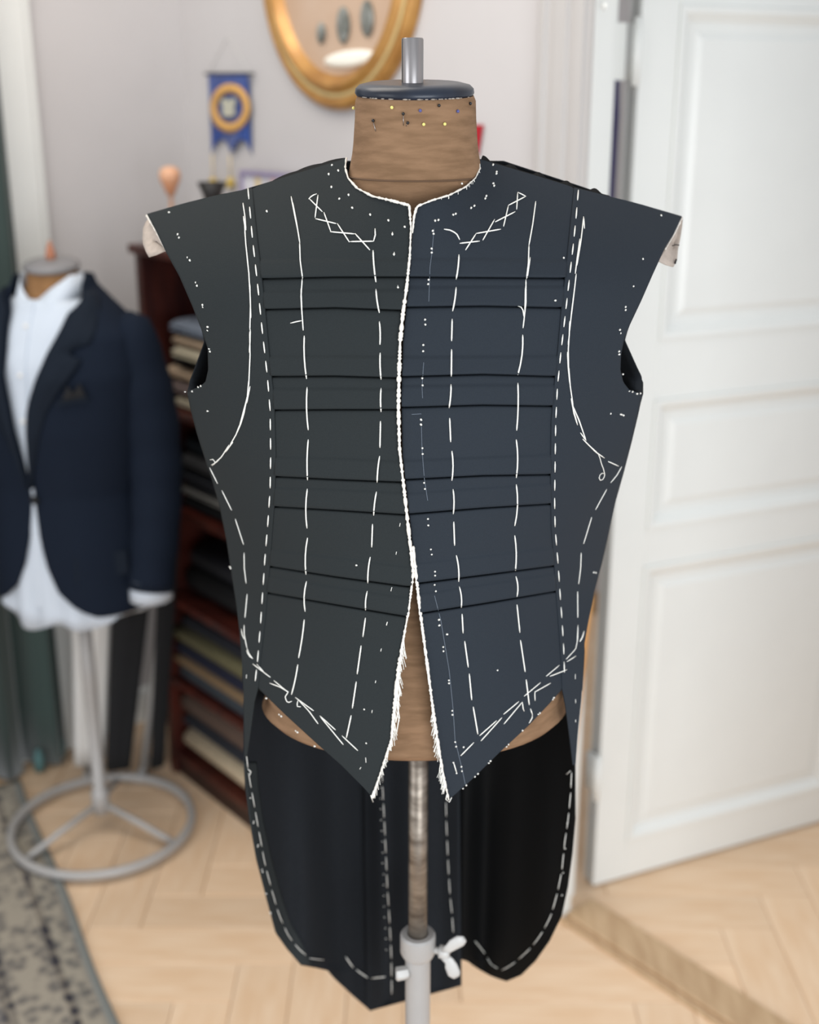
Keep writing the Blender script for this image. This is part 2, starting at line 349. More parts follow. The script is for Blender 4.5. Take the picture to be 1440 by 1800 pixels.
def bolt(z0, h, s0, ln, t0, dep, m, label, roll=False, cat='fabric'):
    b = MB(); rings = []; n = 20; H = h-.0015
    core = min(H/2, dep/2)
    for e, k in ((0,.86),(.006,1),(ln-.006,1),(ln,.86)):
        r = []
        for i in range(n):
            a = 2*math.pi*i/n; c, s_ = math.cos(a), math.sin(a)
            ex = .45 if not roll else 1
            u = math.copysign(abs(c)**ex, c)*dep/2; v = math.copysign(abs(s_)**(ex*1.6 if not roll else 1), s_)*H/2
            r.append(S(s0+e, t0+dep/2+u*k, z0+h/2+.0007+v*(k if not roll else k)))
        rings.append(r)
    b.loft(rings, True, True); o = b.build('fabric_bolt', m); tag(o, label, cat, 'bolts of cloth in the bookcase')
    # folded layer edges seen as grooves along the front
    if not roll and H > .02:
        for zf in (.35, .68):
            g_ = MB(); g_.fbox(S, s0+.004, s0+ln-.004, t0-.0025, t0+.006, z0+H*zf-.0015, z0+H*zf+.0015); g_.build('fold_edge', m, o, smooth=False)
    return o
def cm(n, c, c2=None): return mat(n, c, .9, noise=.12, nscale=60, c2=c2)
def stack(z, items):
    for (h, s0, t0, dep, m, lab, roll) in items:
        bolt(z, h, s0, .60 if s0 < .2 else .5, t0, dep, m, lab, roll); z += h
c_cream = cm('cream_cloth',(206,196,172)); c_beige = cm('beige_cloth',(196,172,146)); c_mauve = cm('mauve_cloth',(150,132,128)); c_bg = cm('blue_grey_cloth',(140,150,166))
c_blk = cm('black_cloth',(20,20,24)); c_slate = cm('slate_cloth',(66,74,82)); c_tan = cm('tan_cloth',(150,124,92)); c_olive = cm('olive_cloth',(112,106,76)); c_navy = cm('navy_cloth',(30,34,56))
c_grey = cm('grey_cloth',(78,78,80)); c_lg = cm('light_grey_cloth',(140,138,134)); c_brn = cm('brown_cloth',(104,84,72)); c_char = cm('charcoal_cloth',(44,46,54)); c_crm2 = cm('ecru_cloth',(190,172,144))
stack(SH[4], [(.028,.10,.03,.25,c_cream,'cream folded cloth at the bottom of the top-shelf stack',False),(.040,.075,.03,.25,c_mauve,'mauve-grey folded cloth low in the top-shelf stack',False),
 (.028,.055,.03,.25,c_beige,'beige folded cloth under the black one on the top shelf',False),(.026,.06,.05,.22,c_blk,'black folded cloth in the middle of the top-shelf stack',False),
 (.032,.115,.02,.26,c_cream,'cream folded cloth above the black one on the top shelf',False),(.024,.105,.03,.25,c_beige,'thin beige cloth second from the top of the stack',False),(.036,.095,.03,.22,c_bg,'blue-grey folded cloth crowning the top-shelf stack',False)])
stack(SH[3], [(.032,.11,.03,.25,c_blk,'black cloth lying lowest on the second shelf',False),(.026,.10,.03,.25,c_lg,'light grey cloth low on the second shelf',False),(.045,.09,.03,.25,c_char,'charcoal cloth midway on the second shelf',False),(.035,.10,.03,.25,c_grey,'mid-grey cloth near the top of the second-shelf stack',False),(.04,.10,.05,.22,c_slate,'slate cloth on top of the second-shelf stack',False)])
stack(SH[2], [(.08,.06,.05,.24,c_blk,'thick black bolt on the middle shelf',False),(.06,.09,.05,.22,c_char,'charcoal bolt resting on the thick black bolt',False)])
stack(SH[1], [(.050,.05,.02,.27,c_slate,'slate-blue bolt lowest on the third shelf',False),(.026,.045,.01,.27,c_tan,'thin tan bolt between slate and navy cloths',False),(.042,.055,.01,.27,c_navy,'dark navy bolt on the third shelf',False),(.032,.025,.01,.27,c_olive,'olive bolt with rounded end above the navy one',False),(.036,.06,.03,.25,c_char,'charcoal bolt on top of the third-shelf stack',False)])
stack(SH[0], [(.088,.05,.015,.24,c_crm2,'thick ecru roll of cloth on the bottom shelf',True),(.034,.055,.02,.26,c_char,'charcoal cloth lying on the ecru roll',False),(.062,.045,.02,.26,c_brn,'soft brown bolt on top of the bottom-shelf stack',False)])
# ------------------------------------------------------------------ ornaments on the bookcase top
def shelf_top(px, t): # the point above pixel column px on the bookcase top
    s = 0.0
    for _ in range(30):
        P = S(s, t, TOP); v = P-O; x = 720+FPX*v[0]/v.dot(fwd); s += (px-x)*.0012
    return S(s, t, TOP)
def height_at(P, py):
    d = ray(720, py); return CAMH + d[2]/d[1]*P[1]
P = shelf_top(305, .14); zt, zb = height_at(P, 292), height_at(P, 345); z0 = TOP
b = MB(); b.lathe([(.002,z0),(.028,z0),(.028,z0+.006),(.006,z0+.012),(.0045,zb),(.010,zb+.004),(.016,zb+.02),(.025,zb+(zt-zb)*.55),(.0265,zb+(zt-zb)*.72),(.022,zb+(zt-zb)*.9),(.010,zt-.001),(.001,zt)], (P[0],P[1]), 28)
tag(b.build('wooden_ornament', M['peach']), 'peach-coloured pear-shaped wooden knob on a thin stem', 'ornament')
P = shelf_top(378, .13); zt = height_at(P, 320)
b = MB(); rr = .035
b.lathe([(.012,TOP),(.016,TOP+.003),(.018,zt-.05),(.022,zt-.03),(rr,zt),(rr-.003,zt),(.018,zt-.028)], (P[0],P[1]), 30)
tag(b.build('black_cup', M['black']), 'black flared cup standing on the bookcase below the blue pennant', 'cup')
# framed print with coloured stripes, leaning on the wall
a0, a1 = onwall(422, 300, -.03), onwall(545, 300, -.03); sA = np.dot(a0-P0, WD); sB = np.dot(a1-P0, WD); zt = onwall(425, 299, -.03)[2]
zb = TOP
fr = empty('picture_frame', W((sA+sB)/2, -.03, TOP), 'low framed print with yellow and lilac stripes behind the shoulder', 'picture')
b = MB(); 
for (u0,u1,v0,v1) in ((sA,sB,zt-.012,zt),(sA,sB,zb+.001,zb+.012),(sA,sA+.012,zb+.012,zt-.012),(sB-.012,sB,zb+.012,zt-.012)): b.fbox(W,u0,u1,-.035,-.018,v0,v1,.001)
b.build('frame', M['frame'], fr, smooth=False)
MB().fbox(W, sA+.01, sB-.01, -.028, -.020, zb+.01, zt-.01).build('print', M['paper'], fr, smooth=False)
for i, k in enumerate((.22,.45,.68,.86)):
    s_ = sA+(sB-sA)*k; MB().fbox(W, s_, s_+.02, -.0295, -.0275, zb+.013, zt-.014).build('stripe', M['yel'] if i % 2 == 0 else M['pink'], fr, smooth=False)
# ------------------------------------------------------------------ pennant on the wall
def wp(px, py, t=-.012): return onwall(px, py, t)
pn = empty('pennant', wp(400, 275), 'blue satin swallow-tailed pennant with gold ring emblem and tassels', 'pennant')
b = MB(); n = 30; rings = []
def penb(x):  # lower edge in pixels
    k = (x-372)/70
    return 272-24*abs(math.sin(math.pi*k*2)) if 0 <= k <= 1 else 272
for j in range(25):
    r = []
    for i in range(n+1):
        u = i/n; v = j/24; xt = 366+u*70; xb = 372+u*70; yb = 271-25*abs(math.sin(math.pi*u*2))**.8
        px = xt+(xb-xt)*v; py = 131+(yb-131)*v
        r.append(wp(px, py, -.012-.004*math.sin(u*9+v*2)*v))
    rings.append(r)
b.loft(rings, False); o = b.build('banner', M['blue'], pn); solid(o, .0015, 0)
def ringpx(cx, cy, rx, ry, rx2, ry2, t, n=48):
    b = MB(); A = [wp(cx+rx*math.cos(a), cy+ry*math.sin(a), t) for a in np.linspace(0, 2*math.pi, n, False)]
    B = [wp(cx+rx2*math.cos(a), cy+ry2*math.sin(a), t-.0015) for a in np.linspace(0, 2*math.pi, n, False)]
    A0 = [p-WN*.004 for p in A]; B0 = [p-WN*.004 for p in B]
    return b.loft([A0, A, B, B0], True)
ringpx(403, 190, 34, 43, 24, 27, -.0185).build('ring_emblem', M['gold'], pn)
b = MB(); sh = [(-.9,-.6),(-.45,-.85),(-.3,-.45),(0,-.75),(.3,-.45),(.45,-.85),(.9,-.6),(.6,.1),(.75,.7),(0,.95),(-.75,.7),(-.6,.1)]
pt = [wp(401+15*x, 188+19*y, -.0195) for x, y in sh]; b.add(pt+[p-WN*.003 for p in pt], [tuple(range(12))]+[(i,(i+1)%12,12+(i+1)%12,12+i) for i in range(12)]); b.build('crest', M['pale'], pn, smooth=False)
b = MB(); b.tube([wp(360,130), wp(446,130)], .003, 8); b.build('rod', M['black'], pn)
b = MB(); b.tube([wp(366,130), wp(400,62,-.004), wp(440,130)], .0009, 6); b.build('cord', M['white'], pn)
for (x0, y0, x1, y1) in ((373,270,374,312),(404,272,405,312)):
    b = MB(); b.tube([wp(x0,y0), wp(x1,y1)], .0018, 6); b.build('tassel_cord', M['yel'], pn)
    b = MB(); b.tube([wp(x1,y1), wp(x1,y1+4), wp(x1,y1+18)], [.004,.009,.011], 10); b.build('tassel', M['goldt'], pn)
b = MB(); q = [wp(786,222,-.006), wp(849,219,-.006), wp(840,272,-.006), wp(800,296,-.006)]; b.hexa([p-WN*.002 for p in q]+q)
tag(b.build('red_pennant', M['red'], smooth=False), 'small red felt pennant on the wall beside the neck of the dress form', 'pennant')
# ------------------------------------------------------------------ oval gilt frame
c_ = onwall(611, -70); c_s = float(np.dot(c_-P0, WD)); c_z = float(c_[2])
lo = onwall(600, 193)[2]; RZ = c_z-lo; sl = float(np.dot(onwall(476, 0)-P0, WD)); sr = float(np.dot(onwall(745, 0)-P0, WD)); c_s = (sl+sr)/2; RS = (sr-sl)/2/math.sqrt(max(.2, 1-((onwall(611,0)[2]-c_z)/RZ)**2))
ov = empty('oval_frame', W(c_s, -.01, c_z-RZ), 'large oval gilt frame with dark medallions on a beige ground', 'picture frame')
def oval(k, t, n=72, off=0): return [W(c_s+(RS-k)*math.cos(a), t, c_z+(RZ-k)*math.sin(a)) for a in np.linspace(0, 2*math.pi, n, False)]
pr = [(0,0),(-.002,-.014),(.010,-.026),(.020,-.026),(.026,-.018),(.034,-.018),(.046,-.036),(.056,-.034),(.066,-.016),(.074,-.010)]
MB().loft([oval(k, t) for k, t in pr]).build('gilt_moulding', M['gilt'], ov)
MB().loft([oval(.0255, -.0185), oval(.0262,-.024), oval(.0335,-.024), oval(.0345,-.0185)]).build('pale_bead', M['giltl'], ov)
b = MB(); b.loft([oval(.0735,-.004), oval(.0735,-.011)], True, True); b.build('mount_board', M['board'], ov, smooth=False)
def wov(cx, cy, rx, ry, rot, m, name, label=None):
    b = MB(); rings = []
    for k, t in ((1,-.010),(1,-.015),(.8,-.019),(.4,-.0205)):
        rr = []
        for a in np.linspace(0, 2*math.pi, 28, False):
            x, y = rx*k*math.cos(a), ry*k*math.sin(a); rr.append(onwall(cx+x*math.cos(rot)-y*math.sin(rot), cy+x*math.sin(rot)+y*math.cos(rot), t))
        rings.append(rr)
    b.loft(rings, True, True); o = b.build(name, m, ov)
    if label: o['label'] = label
wov(564, 58, 8, 19, .05, M['medal'], 'medallion'); wov(603, 44, 12, 33, 0, M['medal'], 'medallion'); wov(645, 32, 12, 33, 0, M['medal'], 'medallion')
wov(616, 103, 47, 15, -.13, M['ivory'], 'ivory_oval')  # ivory-coloured oval low on the beige ground
b = MB(); b.tube([W(c_s,-.004,c_z+RZ-.01), W(c_s,-.004,c_z+RZ+.05)], .002, 6); b.build('hanging_wire', M['steel'], ov)
# ------------------------------------------------------------------ second dress form with jacket
CX, CY = -.775, 2.68
st = empty('dress_form', (CX, CY, 0), 'second dress form on a grey ring base, wearing the navy jacket', 'dress form')
b = MB(); b.torus((CX,CY,.024), .222, .0105, 80, 10, flat=1.2); b.build('base_ring', M['greypaint'], st)
for (px, py) in ((34,1519),(303,1484),(205,1379)):
    e = onfloor(px, py, .016); dv = e-np.array([CX,CY,.016]); dv = dv/np.linalg.norm(dv)*.222
    b = MB(); b.tube([(CX,CY,.085), np.array([CX,CY,.05])+dv*.5+np.array([0,0,.004]), np.array([CX,CY,.018])+dv], .008, 10); b.build('spoke', M['greypaint'], st)
b = MB(); b.lathe([(.004,.055),(.022,.06),(.022,.12),(.016,.125),(.016,.40),(.0165,.62)], (CX,CY), 24); b.build('pole', M['greypaint'], st)
FA = math.radians(24)+math.atan2(-.775, 2.68)*-1*0
def J(x, y, z):   # jacket frame: x to the viewer's right, y away; turned to the viewer's left
    a = -FA; return np.array([CX + x*math.cos(a)-y*math.sin(a), CY + x*math.sin(a)+y*math.cos(a), z])
def sect(tab, z):
    zs = [t[0] for t in tab]; return [float(np.interp(z, zs, [t[k] for t in tab])) for k in range(1, len(tab[0]))]
body = [(.60,.19,.135),(.75,.185,.13),(.92,.165,.115),(1.10,.192,.125),(1.22,.195,.118),(1.29,.165,.092),(1.335,.10,.068),(1.365,.066,.058),(1.44,.054,.054)]
b = MB(); b.loft([[J(-a*math.sin(q)*.93, -bb*math.cos(q)*.9, z) for q in np.linspace(0, 2*math.pi, 36, False)] for z, a, bb in [(z,)+tuple(sect(body, z)) for z in np.linspace(.66, 1.415, 40)]], True, True)
b.build('torso', M['linen2'], st)
b = MB(); b.lathe([(.055,1.408),(.060,1.412),(.060,1.420),(.050,1.426),(.012,1.430)], (J(0,0,0)[0], J(0,0,0)[1]), 32, tilt=.12); b.build('neck_cap', M['grey2'], st)
b = MB(); b.lathe([(.008,1.426),(.012,1.434),(.009,1.448),(.005,1.460),(.0015,1.470)], (CX,CY), 16); b.build('finial', M['woodr'], st)
# shirt
def around(tab, z, q, k=0.0):
    a, bb = sect(tab, z); c, s_ = math.cos(q), math.sin(q); p = 2.4
    r = 1/((abs(s_)/(a+k))**p+(abs(c)/(bb+k))**p)**(1/p)
    return J(r*s_, -r*c, z)
sh = MB(); rings = []
for z in np.linspace(.638, 1.352, 46):
    rings.append([around(body, z + (.012*math.sin(q*6)-.02*math.cos(q*2) if z < .64 else 0), q, .008+(.006*math.sin(q*14)*max(0, (.85-z)/.25))) for q in np.linspace(-math.pi, math.pi, 90, False)])
sh.loft(rings, True); shirt = sh.build('dress_shirt', M['shirt'], origin=(CX,CY,.6)); solid(shirt, .0015, 0); tag(shirt, 'pale blue dress shirt worn open-necked under the navy jacket', 'shirt')
for sgn in (-1, 1):     # collar leaves
    b = MB(); qs = np.linspace(0.06 if sgn > 0 else -.06, sgn*2.9, 26); A = []; B = []
    for i, q in enumerate(qs):
        k = abs(q); zt = 1.352+.049*min(1, k/1.3)-.010*max(0, 1-k/.7); top_ = J(.066*math.sin(q), -.064*math.cos(q)-.004, zt)
        pw = max(0, 1-k/1.3); low = J((.078)*math.sin(q)+sgn*.016*pw, -.078*math.cos(q)-.012*pw-.006, zt-.056-.026*pw*(1 if k > .12 else .7))
        A.append(top_); B.append(low)
    b.loft([A, [(p+q_)/2+np.array([0,-.004,.001]) for p, q_ in zip(A, B)], B], False); o = b.build('collar', M['shirt'], shirt); solid(o, .002, 0)
b = MB(); rings = []
for z in np.linspace(.67, 1.35, 30): rings.append([around(body, z, q, k) for q, k in ((-.10,.0085),(-.10,.0115),(.10,.0115),(.10,.0085))])
b.loft(rings, False); b.build('placket', M['shirt'], shirt, smooth=False)
for z in (1.30, 1.20, 1.10, .99): 
    p = around(body, z, 0, .013); b = MB(); b.ball(p, .0055, 10, 5, (1,.5,1)); b.build('button', M['white'], shirt)
for sgn in (1,):
    pass
# jacket
jb = [(.63,.205,.150),(.80,.195,.142),(.93,.178,.130),(1.08,.205,.145),(1.20,.222,.142),(1.285,.215,.112),(1.335,.150,.092),(1.375,.088,.080),(1.40,.078,.074)]
edge_t = [(.655,.95),(.68,.62),(.715,.38),(.77,.22),(.84,.11),(.92,.045),(.98,.06),(1.06,.12),(1.15,.20),(1.25,.30),(1.33,.45),(1.38,.85),(1.40,1.2)]
jk = empty('navy_jacket', J(0,0,.62), 'navy wool suit jacket with notched lapels on the second dress form', 'jacket')
ez = [t[0] for t in edge_t]; ea = [t[1] for t in edge_t]
b = MB(); rings = []
for z in np.linspace(.662, 1.395, 70):
    e = float(np.interp(z, ez, ea)); rings.append([around(jb, z, q, .004*math.sin(q*5+z*6)*(1 if abs(q) > .6 else .3)) for q in np.linspace(e+.55*max(0, (z-1.12)/.25)**1.3, 2*math.pi-e, 90)])
b.loft(rings, False); o = b.build('jacket_body', M['navy'], jk); solid(o, .004, 0)
for sgn in (-1, 1):     # lapels
    b = MB(); rings = []
    for z in np.linspace(.95, 1.37, 40):
        e = float(np.interp(z, ez, ea)); k = (z-.95)/.42
        wdt = .02+.42*min(1, k/.66) if k < .70 else (.20+.12*k if k < .76 else .42-.1*(k-.76))
        rings.append([around(jb, z, sgn*(e+(.55*max(0, (z-1.12)/.25)**1.3 if sgn > 0 else 0)-.015+wdt*u), .005+.007*math.sin(math.pi*min(1, u+.15))) for u in np.linspace(0, 1, 8)])
    b.loft(rings, False); o = b.build('lapel', M['navyd'], jk); solid(o, .003, 0)
    arm = []; rad = []
    for k in np.linspace(0, 1, 26):
        z = 1.275-k*.565; x = sgn*(.198+.036*math.sin(min(1, k*1.3)*math.pi/2)-.012*k); y = .005+.03*math.sin(k*math.pi)-.035*k
        arm.append(J(x, y, z)); rad.append((.050+.018*math.sin(min(1, k*3)*math.pi/2)-.018*k)+.0015*math.sin(k*40))
    arm = [J(sgn*.180, .004, 1.318), J(sgn*.196,.004,1.302)]+arm; rad = [.018,.040]+rad
    b = MB(); b.tube(arm, rad, 28, True); b.build('sleeve', M['navy'], jk)
    e0 = arm[-1]; b = MB(); b.tube([e0+np.array([0,0,.03]), e0, e0-np.array([0,0,.022])], [.046,.047,.048], 24, True); b.build('shirt_cuff', M['shirt'], shirt)
p = [around(jb, 1.155+dz, q, .006) for q, dz in ((.62,0),(.95,.012),(.95,.002),(.62,-.010))]; b = MB(); b.hexa([x_ for x_ in p]+[x_+J(0,-.003,0)-J(0,0,0) for x_ in p]); b.build('breast_pocket', M['navyd'], jk, smooth=False)
p = [around(jb, 1.158, .68, .006), around(jb, 1.190, .76, .008), around(jb, 1.172, .80, .009), around(jb, 1.195, .88, .008), around(jb, 1.166, .93, .006)]
b = MB(); b.add(p+[x_-np.array([0,.004,0]) for x_ in p], [(0,1,2,3,4),(5,9,8,7,6)]+[(i,(i+1)%5,5+(i+1)%5,5+i) for i in range(5)]); b.build('pocket_square', M['blacktr'], jk, smooth=False)
p = [around(jb, .80+dz, q, .005) for q, dz in ((.65,0),(1.25,.01),(1.25,-.045),(.65,-.055))]; b = MB(); b.hexa(p+[x_-np.array([0,.003,0]) for x_ in p]); b.build('pocket_flap', M['navyd'], jk, smooth=False)
b = MB(); p = around(jb, .925, .09, .008); b.tube([p, p+J(0,-.004,0)-J(0,0,0)], .010, 14); b.build('button', M['blacktr'], jk)
# ------------------------------------------------------------------ clothes rail behind, with trousers
g1, g2 = onfloor(258, 1362, .012), None
rk = empty('clothes_rail', (-.86, 3.02, 0), 'pale tubular clothes rail with splayed leg behind the navy jacket', 'clothes rail')
RZt = .98; Ra = np.array([aty(150,1338,2.94)[0], 2.945, RZt]); Rb = np.array([-.725, 2.93, RZt])
b = MB(); b.tube([Ra, Rb], .010, 12); b.build('rail_bar', M['greypaint'], rk)
lg1 = aty(283, 1085, 2.93); ft1 = onfloor(252, 1356, .013)
dirv = (lg1-ft1)/(lg1-ft1)[2]; tp = ft1+dirv*(RZt-.01)
b = MB(); b.tube([Rb, lg1, lg1*.5+ft1*.5, ft1], .010, 12); b.build('leg', M['greypaint'], rk)
b = MB(); b.tube([Ra, Ra*[1,1,0]+np.array([.0,-.0,.01])], .009, 12); b.build('leg', M['greypaint'], rk)
b = MB(); b.tube([ft1+[-.002,-.05,.002], ft1+[0,.06,.002]], .0125, 10); b.build('foot', M['whitemetal'], rk)
b = MB(); q = Ra*[1,1,0]+np.array([.0,0,.010]); b.tube([q+[0,-.015,0], q+[0,.05,0]], .009, 10); b.build('foot', M['whitemetal'], rk)
def trouser(name, legs, Y, m, label):
    root = empty(name, aty(legs[0][0], legs[0][1], Y)*[1,1,0]+[0,0,.03], label, 'trousers', 'trousers over the clothes rail')
    for L_ in legs:      # (x0,y0,w0, x1,y1,w1) pixel centre lines
        x0,y0,w0,x1,y1,w1 = L_; rings = []
        for k in np.linspace(0, 1, 16):
            c = aty(x0+(x1-x0)*k, y0+(y1-y0)*k, Y); ww = (w0+(w1-w0)*k)/2/FPX*(c[1]*.948+(CAMH-c[2])*.317)
            rings.append([c+np.array([ww*math.cos(a), .028*math.sin(a)*(1+.25*math.sin(3*a+k*2)), 0]) for a in np.linspace(0, 2*math.pi, 20, False)])
        b = MB(); b.loft(rings[::-1], True, True); b.build('leg', m, root)
    return root
trouser('white_trousers', [(150,800,62,148,1338,34),(182,800,44,172,1330,26)], 2.93, M['white'], 'white trousers hanging over the rail left of the black pair')
trouser('black_trousers', [(250,800,88,208,1347,44),(304,800,42,277,1343,24)], 2.92, M['blacktr'], 'black trousers hanging over the rail beside the bookcase')
# stick leaning on the casing
b = MB(); top_ = onwall(1036, 1050, -.030); bot = onfloor(976, 1600)
b.tube([bot+[0,0,.004], top_], .0075, 10, flat=.6); tag(b.build('wooden_stick', M['wood']), 'thin honey-coloured wooden stick leaning against the door casing', 'stick')

# ================================================================== main dress form
AX, AY = .006, 1.28
fm = [(1.078,.150,.105),(1.080,.168,.120),(1.090,.177,.128),(1.12,.178,.128),(1.17,.170,.118),(1.24,.145,.100),(1.32,.165,.108),(1.42,.190,.112),(1.52,.185,.100),(1.585,.150,.082),(1.625,.100,.072),(1.655,.074,.066),(1.68,.0665,.064),(1.71,.0625,.062),(1.735,.0605,.0605),(1.752,.0598,.0598),(1.757,.0575,.0575)]
mf = empty('tailor_dress_form', (AX, AY, 0), 'brown linen tailoring dress form with black neck cap, wearing the tailcoat', 'dress form')
def tl(y, z): return .085*(y-AY) * max(0, min(1, (z-1.66)/.07))
b = MB(); rings = []
zs = np.unique(np.concatenate([np.array([t[0] for t in fm]), np.linspace(1.09, 1.745, 46)]))
FZ = [t[0] for t in fm]
def fsm(k, z): return float(np.interp(z, FZ, [t[k] for t in fm]))
def ab(z):
    if 1.10 < z < 1.70: return np.mean([fsm(1, z+d) for d in (-.03,-.015,0,.015,.03)]), np.mean([fsm(2, z+d) for d in (-.03,-.015,0,.015,.03)])
    return fsm(1, z), fsm(2, z)
for z in zs:
    if 1.10 < z < 1.70: a_ = np.mean([fsm(1, z+d) for d in (-.03,-.015,0,.015,.03)]); b_ = np.mean([fsm(2, z+d) for d in (-.03,-.015,0,.015,.03)])
    else: a_, b_ = fsm(1, z), fsm(2, z)
    r = []
    for q in np.linspace(0, 2*math.pi, 72, False):
        x, y = AX+a_*math.cos(q), AY+b_*math.sin(q); r.append((x, y, z+tl(y, z)))
    rings.append(r)
b.loft(rings, True, True); torso = b.build('torso', M['linen'], mf); sharp(torso, 60)
b = MB(); rr = []
for q in np.linspace(0, 2*math.pi, 73):
    a_, b_ = ab(1.680); x, y = AX+(a_+.0004)*math.cos(q), AY+(b_+.0004)*math.sin(q); rr.append((x, y, 1.680+tl(y, 1.680)))
b.tube(rr, .0009, 6, False); b.build('neck_seam', mat('seam_brown', (96,72,52), .9), mf)
b = MB(); b.lathe([(.050,1.7560),(.0575,1.7568),(.0592,1.7595),(.0585,1.7635),(.055,1.7668),(.046,1.7690),(.030,1.7682),(.016,1.7690),(.010,1.7690)], (AX-.001,AY), 56, tilt=.08); b.build('neck_cap', M['blackpaint'], mf)
b = MB(); 
for i in range(34):
    q = -math.pi/2+random.uniform(-1.1, 1.1); r_ = .0588; x, y = AX+r_*math.cos(q), AY+r_*math.sin(q); b.ball((x,y,1.7575+.08*(y-AY)), random.uniform(.0004,.0011), 6, 4, (2.4,1,.7))
b.build('paint_chips', M['chip'], mf, kind='stuff')
b = MB(); b.lathe([(.0108,1.762),(.0108,1.8085),(.0100,1.8100),(.0078,1.8100),(.0074,1.806)], (AX-.003,AY), 32); o = b.build('spindle', M['steel'], mf); sharp(o)
b = MB(); PX = .0105; b.lathe([(.0118,.70),(.0118,1.085)], (PX,AY), 32); b.build('height_pole', M['pole'], mf)
zc = .768
b = MB(); b.lathe([(.0120,zc-.002),(.0135,zc),(.0200,zc),(.0222,zc-.003),(.0222,zc-.026),(.0195,zc-.032),(.0158,zc-.036),(.0155,.10),(.030,.09),(.030,.055),(.004,.05)], (PX,AY), 40); o = b.build('stand_tube', M['greypaint'], mf); sharp(o, 30)
# clamp wing nut
wn = MB(); cpt = np.array([PX+.0222, AY-.006, zc-.020]); wn.tube([cpt+[-.004,0,0], cpt+[.012,-.004,0]], .0045, 14)
wn.tube([cpt+[.005,-.003,0], cpt+[.017,-.006,0]], [.0085,.0075], 16)
for sgn in (1,-1):
    pts = [cpt+[.010,-.005,sgn*.003], cpt+[.017,-.008,sgn*.010], cpt+[.022 if sgn > 0 else .019,-.010,sgn*.016], cpt+[.030 if sgn > 0 else .023,-.012,sgn*.022 if sgn > 0 else -.027], cpt+[.035 if sgn > 0 else .026,-.013,sgn*.025 if sgn > 0 else -.032]]
    wn2 = MB(); wn2.tube(pts, [.0055,.0062,.0080,.0082,.0045], 14, True); yc = cpt[1]-.011; wn.add([(x_, yc+(y_-yc)*.42, z_) for x_, y_, z_ in wn2.v], wn2.f)
wn.build('wing_nut', M['whitemetal'], mf)
bt = MB(); c = np.array([PX-.0155, AY-.008, zc-.052]); bt.tube([c+[.002,0,0], c+[-.003,-.002,0], c+[-.011,-.004,0], c+[-.012,-.004,0]], [.0075,.0085,.0085,.006], 6); o = bt.build('clamp_bolt', M['whitemetal'], mf); sharp(o)
b = MB(); b.torus((PX,AY,.014), .205, .0105, 80, 10); b.build('base_ring', M['greypaint'], mf)
for a in (.5, 2.6, 4.7):
    e = np.array([PX+.205*math.cos(a), AY+.205*math.sin(a), .016]); b = MB(); b.tube([(PX,AY,.08), (np.array([PX,AY,.05])+e)/2+[0,0,.008], e], .008, 10); b.build('spoke', M['greypaint'], mf)
# pins in the neck
def onneck(px, py):
    lo_, hi_ = 1.0, AY
    for _ in range(40):
        m_ = (lo_+hi_)/2; p = aty(px, py, m_); a_, b_ = fsm(1, p[2]), fsm(2, p[2])
        if ((p[0]-AX)/a_)**2+((p[1]-AY)/b_)**2 < 1: hi_ = m_
        else: lo_ = m_
    return aty(px, py, lo_)
pins = [(621.5,190,'pinY',0,'yellow-headed pin at the far left edge of the neck'),(689,189,'pinY',0,'yellow-headed pin in the upper row, left of the spindle'),(745,218.5,'pinY',0,'yellow-headed pin in the lower row, left of its yellow neighbour'),
 (782,218,'pinY',0,'rightmost of the two yellow-headed pins in the lower row'),(656,212,'pinB',(660.5,231),'slanting black-headed pin with long shaft showing'),(709,200,'pinB',(709.5,221),'black-headed pin hanging straight down its shaft'),
 (717,216,'pinB',(714,222),'black-headed pin just below the straight-hanging one'),(772,185.5,'pinB',0,'black-headed pin in the upper row, right of the spindle'),(827,182,'pinB',0,'black-headed pin at the far right edge of the neck'),
 (739,194.5,'pinV',0,'blue-headed pin under the spindle'),(805,195.5,'pinV',0,'blue-headed pin on the right side of the neck')]
for (x, y, m, sh_, lab) in pins:
    p = onneck(x, y); root = empty('dressmaker_pin', p, lab, 'pin', 'pins stuck in the neck of the dress form')
    b = MB(); hd = p+np.array([0,-.0017,0]); b.ball(hd, .00155, 12, 8); b.build('pin_head', M[m], root)
    b = MB(); e = (onneck(*sh_)+[0,-.0003,0]) if sh_ else p+np.array([0,.012,.001]); b.tube([hd, e], .0003, 6); b.build('pin_shaft', M['steel'], root)

# ================================================================== tailcoat
def table(knots):
    z = np.array([k[0] for k in knots]); zz_ = np.arange(.3, 2.0, .002); out = []
    for c in range(1, len(knots[0])):
        v = np.interp(zz_, z, np.array([k[c] for k in knots])); kern = np.exp(-(np.arange(-22,23)/11.)**2/1); kern /= kern.sum()
        out.append(np.convolve(np.pad(v, 22, mode='edge'), kern, 'valid'))
    return zz_, out
TZ, (T_yf, T_A, T_D) = table([(.95,1.148,.18,.085),(1.08,1.140,.18,.088),(1.15,1.140,.178,.092),(1.22,1.150,.175,.11),(1.30,1.147,.19,.12),(1.40,1.135,.225,.13),(1.50,1.140,.24,.12),(1.60,1.165,.25,.10),(1.67,1.190,.26,.09),(1.75,1.20,.26,.08)])
def front(X, Z):
    ax = np.abs(X-AX); yf = np.interp(Z, TZ, T_yf); A = np.interp(Z, TZ, T_A); Dp = np.interp(Z, TZ, T_D)
    y = yf + Dp*(ax/A)**2.3
    zs_ = 1.705-(ax-.06)*.28; k = np.clip((Z-(zs_-.11))/.11, 0, 1.25); u = np.clip(ax/.07, 0, 1); u = u*u*(3-2*u)
    return y + .095*k*k*u
